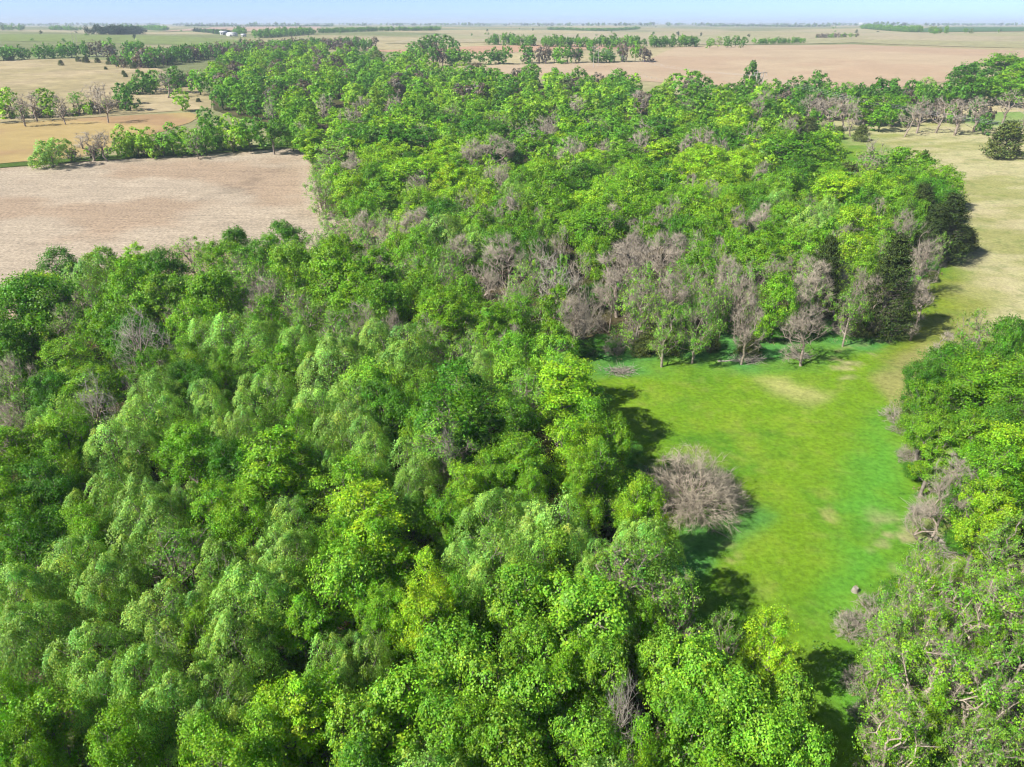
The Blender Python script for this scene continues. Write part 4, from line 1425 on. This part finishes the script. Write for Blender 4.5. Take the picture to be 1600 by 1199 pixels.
def meadow_grass():
    rng = np.random.default_rng(8)
    A = np.array([hit(*p) for p in MEADOW])
    N = 260000
    d = np.exp(rng.uniform(math.log(28), math.log(170), N))
    th = rng.uniform(-0.1, 0.75, N)
    P = np.stack([d * np.sin(th), d * np.cos(th)], 1)
    P = P[inside_poly(P, A)]
    x, y = P[:, 0], P[:, 1]
    c = meadow_colour(x, y)
    teal = np.clip((c[:, 2] / np.maximum(c[:, 0], 1e-4) - 0.45) / 1.0, 0, 1)   # the taller blue-green kind
    n = len(x)
    h = (0.08 + 0.22 * teal) * rng.uniform(0.5, 1.4, n) * (0.75 + 0.5 * vnoise(x / 1.2, y / 1.2))
    sc = np.clip(np.hypot(x, y) / 60, 0.8, 2.4)
    w = 0.035 * sc * rng.uniform(0.7, 1.3, n)
    a = rng.uniform(0, 6.283, n)
    ln = rng.normal(0, 0.9, (n, 2)) + np.array([0.5, 0.3])
    b = np.stack([x, y, np.full(n, 0.02)], 1)
    s = np.stack([np.cos(a), np.sin(a), 0 * a], 1) * w[:, None]
    tip = b + np.stack([ln[:, 0] * h, ln[:, 1] * h, h], 1)
    V = np.stack([b - s, b + s, tip], 1).reshape(-1, 3)
    F = (np.arange(n) * 3)[:, None] + np.arange(3)[None]
    t = np.repeat(c * rng.uniform(0.8, 1.25, (n, 1)), 3, 0)
    o = link('meadow_grass', make_mesh('meadow_grass', V, F, None, M_GRASS, t))
    tag(o, 'short grass blades covering the clearing', None, None, 'stuff')


meadow_grass()

# ------------------------------------------------------------------ small things
M_POLE = plain_material('weathered_pole', (0.40, 0.37, 0.33), 0.9)
M_WIRE = plain_material('aluminium_wire', (0.42, 0.43, 0.45), 0.6, 0.0)
M_WHITE = plain_material('white_paint', (0.62, 0.62, 0.61), 0.6, 0.0, 0.06)
M_ROOF = plain_material('pale_metal_roof', (0.62, 0.63, 0.65), 0.45, 0.2, 0.08)
M_DARK = plain_material('dark_opening', (0.06, 0.06, 0.07), 0.5)
M_BLUE = plain_material('blue_grey_siding', (0.25, 0.30, 0.40), 0.6)
M_LOG = plain_material('bleached_wood', (0.30, 0.265, 0.22), 0.9, 0.0, 0.3)


def box(x0, y0, z0, x1, y1, z1):
    v = np.array([[x, y, z] for x in (x0, x1) for y in (y0, y1) for z in (z0, z1)], float)
    q = np.array([[0, 1, 3, 2], [4, 6, 7, 5], [0, 4, 5, 1], [2, 3, 7, 6], [0, 2, 6, 4], [1, 5, 7, 3]])
    return v, q


def thing(name, loc, label, cat, group=None, rz=0.0):
    e = bpy.data.objects.new(name, None)
    COL.objects.link(e)
    e.location = loc
    e.rotation_euler = (0, 0, rz)
    return tag(e, label, cat, group)


def part(name, vq, mat, parent):
    return link(name, make_mesh(name, vq[0], None, vq[1], mat), parent)


def tube1(a, b, r0, r1, k=8):
    v, q = tubes(np.array([a], float), np.array([b], float), np.array([float(r0)]), np.array([float(r1)]), k)
    return v, q


# two-pole power line crossing behind the wood
pole_x, pole_y = hit(1182, 160)
wx, wy = hit(1600, 190, 11.0)
ld = Vector((wx - pole_x, wy - pole_y, 0)).normalized()
cr = Vector((-ld.y, ld.x, 0))
HF = 14.0


def h_frame(x, y, label):
    e = thing('power_pole_frame', (x, y, float(height(x, y))), label, 'power pole', 'two-legged power poles', math.atan2(cr.y, cr.x))
    for s in (-1.7, 1.7):
        part('pole', tube1((s, 0, -0.5), (s, 0, HF), 0.19, 0.12), M_POLE, e)
    part('crossarm', box(-3.6, -0.1, HF - 1.3, 3.6, 0.1, HF - 1.05), M_POLE, e)
    part('brace', tube1((-1.6, 0, HF - 6), (1.6, 0, HF - 2.6), 0.07, 0.07), M_POLE, e)
    part('brace', tube1((1.6, 0.15, HF - 6), (-1.6, 0.15, HF - 2.6), 0.07, 0.07), M_POLE, e)
    for s in (-3.3, 0, 3.3):
        part('insulator', tube1((s, 0.0, HF - 2.3), (s, 0.0, HF - 1.3), 0.08, 0.08), M_WHITE, e)
    return e


SPAN = 190.0
ends = [(pole_x, pole_y), (pole_x + ld.x * SPAN, pole_y + ld.y * SPAN), (pole_x - ld.x * SPAN, pole_y - ld.y * SPAN)]
h_frame(*ends[0], 'pale two-legged power pole rising behind the wood')
h_frame(*ends[1], 'two-legged power pole beside the tan meadow, nearer one')
h_frame(*ends[2], 'two-legged power pole beyond the far wood, distant one')
for j, (a, b) in enumerate(((0, 1), (0, 2))):
    for s in (-3.3, 0, 3.3):
        A = Vector((*ends[a], float(height(*ends[a])) + HF - 2.3)) + cr * s
        B = Vector((*ends[b], float(height(*ends[b])) + HF - 2.3)) + cr * s
        t = np.linspace(0, 1, 25)
        P = np.array(A)[None] + (np.array(B) - np.array(A))[None] * t[:, None]
        P[:, 2] -= 3.2 * 4 * t * (1 - t)
        r = np.full(24, 0.017)
        v, q = tubes(P[:-1], P[1:], r, r, 4)
        o = link('power_wire', make_mesh('power_wire', v, None, q, M_WIRE))
        side = {-3.3: 'near', 0: 'middle', 3.3: 'far'}[s]
        tag(o, side + ' wire sagging ' + ('over the meadow tree line' if j == 0 else 'over the far wood'), 'wire', 'power wires')


def building(px, py, w, d, h, roof, label, mat, rz=0.0, name='farm_building'):
    x, y = hit(px, py)
    e = thing(name, (x, y, float(height(x, y)) - 0.3), label, 'building', 'far buildings', rz)
    part('wall', box(-w / 2, -d / 2, 0, w / 2, d / 2, h), mat, e)
    v = np.array([[-w / 2 - .4, -d / 2 - .4, h + .02], [w / 2 + .4, -d / 2 - .4, h + .02], [w / 2 + .4, d / 2 + .4, h + .02], [-w / 2 - .4, d / 2 + .4, h + .02],
                  [-w / 2 - .4, 0, h + roof], [w / 2 + .4, 0, h + roof]])
    me = make_mesh('roof', v, np.array([[0, 4, 3], [1, 2, 5]]), np.array([[0, 1, 5, 4], [2, 3, 4, 5], [0, 3, 2, 1]]), M_ROOF)
    link('roof', me, e)
    part('door', box(-w * 0.12, -d / 2 - 0.06, 0, w * 0.12, -d / 2 - 0.003, h * 0.75), M_DARK, e)
    for s in (-0.32, 0.32):
        part('window', box(w * s - 0.6, -d / 2 - 0.05, h * 0.4, w * s + 0.6, -d / 2 - 0.003, h * 0.75), M_DARK, e)


building(350, 55, 10, 7, 3.6, 2.2, 'white farmhouse at the left of the far farm', M_WHITE, 0.3, 'farmhouse')
building(363, 57, 12, 8, 3.4, 1.8, 'long white barn in the middle of the far farm', M_WHITE, -0.2, 'barn')
building(381, 57.5, 6, 5, 2.6, 1.2, 'small white shed at the right of the far farm', M_WHITE, 0.1, 'shed')
building(1348, 38.8, 70, 30, 9, 5, 'white barn glinting on the right skyline', M_WHITE, 0.0, 'barn')
building(1146, 158, 5, 4, 2.6, 1.4, 'blue grey shed half hidden behind the wood', M_BLUE, 0.4, 'shed')

for k, (px, py, lab) in enumerate(((1290, 203, 'white post in the green strip, left one'), (1303, 200, 'white post in the green strip, right one'))):
    x, y = hit(px, py)
    e = thing('marker_post', (x, y, float(height(x, y))), lab, 'post', 'white marker posts')
    part('post', tube1((0, 0, -0.2), (0, 0, 1.5), 0.16, 0.15), M_WHITE, e)
    part('cap', tube1((0, 0, 1.5), (0, 0, 1.62), 0.19, 0.08), M_WHITE, e)

# pole pair on the western pasture
x0, y0 = hit(118, 68)
e = thing('power_pole_frame', (x0, y0, float(height(x0, y0))), 'thin far power pole pair on the west pasture', 'power pole')
for s in (-1.6, 1.6):
    part('pole', tube1((s, 0, -0.5), (s, 0, 12), 0.2, 0.13), M_POLE, e)
part('crossarm', box(-3, -0.1, 10.8, 3, 0.1, 11.05), M_POLE, e)


def fence(path, label):
    pts = [hit(*p) for p in path]
    e = thing('wire_fence', (pts[0][0], pts[0][1], float(height(*pts[0]))), label, 'fence')
    me = None
    o = Vector(e.location)
    W = []
    for (xa, ya), (xb, yb) in zip(pts[:-1], pts[1:]):
        L = math.hypot(xb - xa, yb - ya)
        n = int(L / 6)
        for k in range(n):
            x, y = xa + (xb - xa) * k / n, ya + (yb - ya) * k / n
            if me is None:
                v, q = tube1((0, 0, -0.2), (0, 0, 1.3), 0.09, 0.08, 6)
                me = make_mesh('post', v, None, q, M_POLE)
            link('post', me, e, Vector((x, y, float(height(x, y)))) - o)
            W.append((x - o.x, y - o.y, float(height(x, y)) - o.z))
    W = np.array(W)
    parts = [tubes(W[:-1] + [0, 0, z], W[1:] + [0, 0, z], np.full(len(W) - 1, 0.012), np.full(len(W) - 1, 0.012), 3) for z in (0.5, 0.85, 1.2)]
    for pq in parts:
        part('wire', pq, M_WIRE, e)


fence([(940, 121), (1010, 122), (1060, 132), (1130, 143)], 'wire fence on posts along the ploughed field edge')


def fallen_log(pa, pb, r, label, branches=3):
    a, b = hit(*pa), hit(*pb)
    A, B = np.array([0, 0, r * 0.9]), np.array([b[0] - a[0], b[1] - a[1], r * 1.3])
    e = thing('fallen_log', (a[0], a[1], 0.03), label, 'log')
    rng = np.random.default_rng(int(pa[0]))
    t = np.linspace(0, 1, 9)
    P = A + (B - A) * t[:, None] + np.concatenate([rng.normal(0, r * 0.5, (9, 2)), np.zeros((9, 1))], 1)
    rr = r * (1 - 0.55 * t)
    part('stem', tubes(P[:-1], P[1:], rr[:-1], rr[1:], 8), M_LOG, e)
    for k in range(branches):
        i = int(rng.integers(3, 8))
        q = P[i] + rng.normal(0, 1, 3) * [0.8, 0.8, 0.1] + [0, 0, 0.6]
        part('branch', tube1(P[i], q, rr[i] * 0.5, rr[i] * 0.15, 5), M_LOG, e)


fallen_log((1482, 858), (1440, 828), 0.22, 'long bleached fallen log at the right clearing edge')
fallen_log((1122, 566), (1200, 560), 0.16, 'grey fallen log in the far blue green grass')
fallen_log((1330, 968), (1375, 1000), 0.12, 'thin fallen branch poking out of the lower right bush')
fallen_log((1552, 852), (1541, 838), 0.28, 'short pale broken trunk under the right trees', 1)


def brush_pile(px, py, R, label):
    x, y = hit(px, py)
    rng = np.random.default_rng(int(px))
    n = 260
    a = rng.uniform(0, 6.283, n)
    p0 = np.stack([rng.normal(0, R * 0.4, n), rng.normal(0, R * 0.25, n), rng.uniform(0.02, 0.4, n)], 1)
    d = np.stack([np.cos(a), np.sin(a), rng.normal(0.1, 0.25, n)], 1)
    p1 = p0 + d * rng.uniform(0.4, 1.6, n)[:, None]
    p1[:, 2] = np.abs(p1[:, 2]) + 0.03
    v, q = tubes(p0, p1, np.full(n, 0.03), np.full(n, 0.012), 3)
    o = link('brush_pile', make_mesh('brush_pile', v, None, q, M_LOG), None, (x, y, 0.02))
    tag(o, label, 'brush pile', 'brush piles')


brush_pile(970, 582, 2.2, 'brown brush pile at the left end of far grass')
brush_pile(1168, 564, 2.4, 'pale brush pile beside the grey fallen log')
brush_pile(1250, 558, 1.8, 'grey brush heaped under the dead pale tree')
brush_pile(1470, 862, 2.0, 'brush pile below the bleached log')
brush_pile(1448, 802, 1.8, 'reddish brush pile under the right bare tree')

sx, sy = hit(1335, 925)
e = thing('tree_stump', (sx, sy, 0), 'small grey stump in the grass near lower right bush', 'stump')
part('stump_body', tubes(np.array([[0, 0, -0.1], [0, 0, 0.18]]), np.array([[0, 0, 0.18], [0.03, 0, 0.5]]), np.array([0.36, 0.26]), np.array([0.26, 0.22]), 10), M_LOG, e)
v = np.array([[0.03 + 0.22 * math.cos(a), 0.22 * math.sin(a), 0.503] for a in np.linspace(0, 2 * math.pi, 10, endpoint=False)] + [[0.03, 0, 0.49]])
link('cut_top', make_mesh('cut_top', v, [[i, (i + 1) % 10, 10] for i in range(10)], None, M_LOG), e)

# ------------------------------------------------------------------ haze over the whole land
hv, hq = box(-16500, -16500, -3.0, 16500, 16500, 75.0)
hm = bpy.data.materials.new('haze')
hm.use_nodes = True
hn = hm.node_tree
for n in list(hn.nodes):
    if n.type != 'OUTPUT_MATERIAL':
        hn.nodes.remove(n)
pv = hn.nodes.new('ShaderNodeVolumePrincipled')
pv.inputs['Color'].default_value = (0.72, 0.85, 1.0, 1)
pv.inputs['Density'].default_value = 1.7e-4
pv.inputs['Anisotropy'].default_value = 0.0
hn.links.new(pv.outputs[0], hn.nodes['Material Output'].inputs['Volume'])
hz = link('haze', make_mesh('haze', hv, None, hq, hm))
tag(hz, 'pale blue air haze over the whole land', None, None, 'stuff')
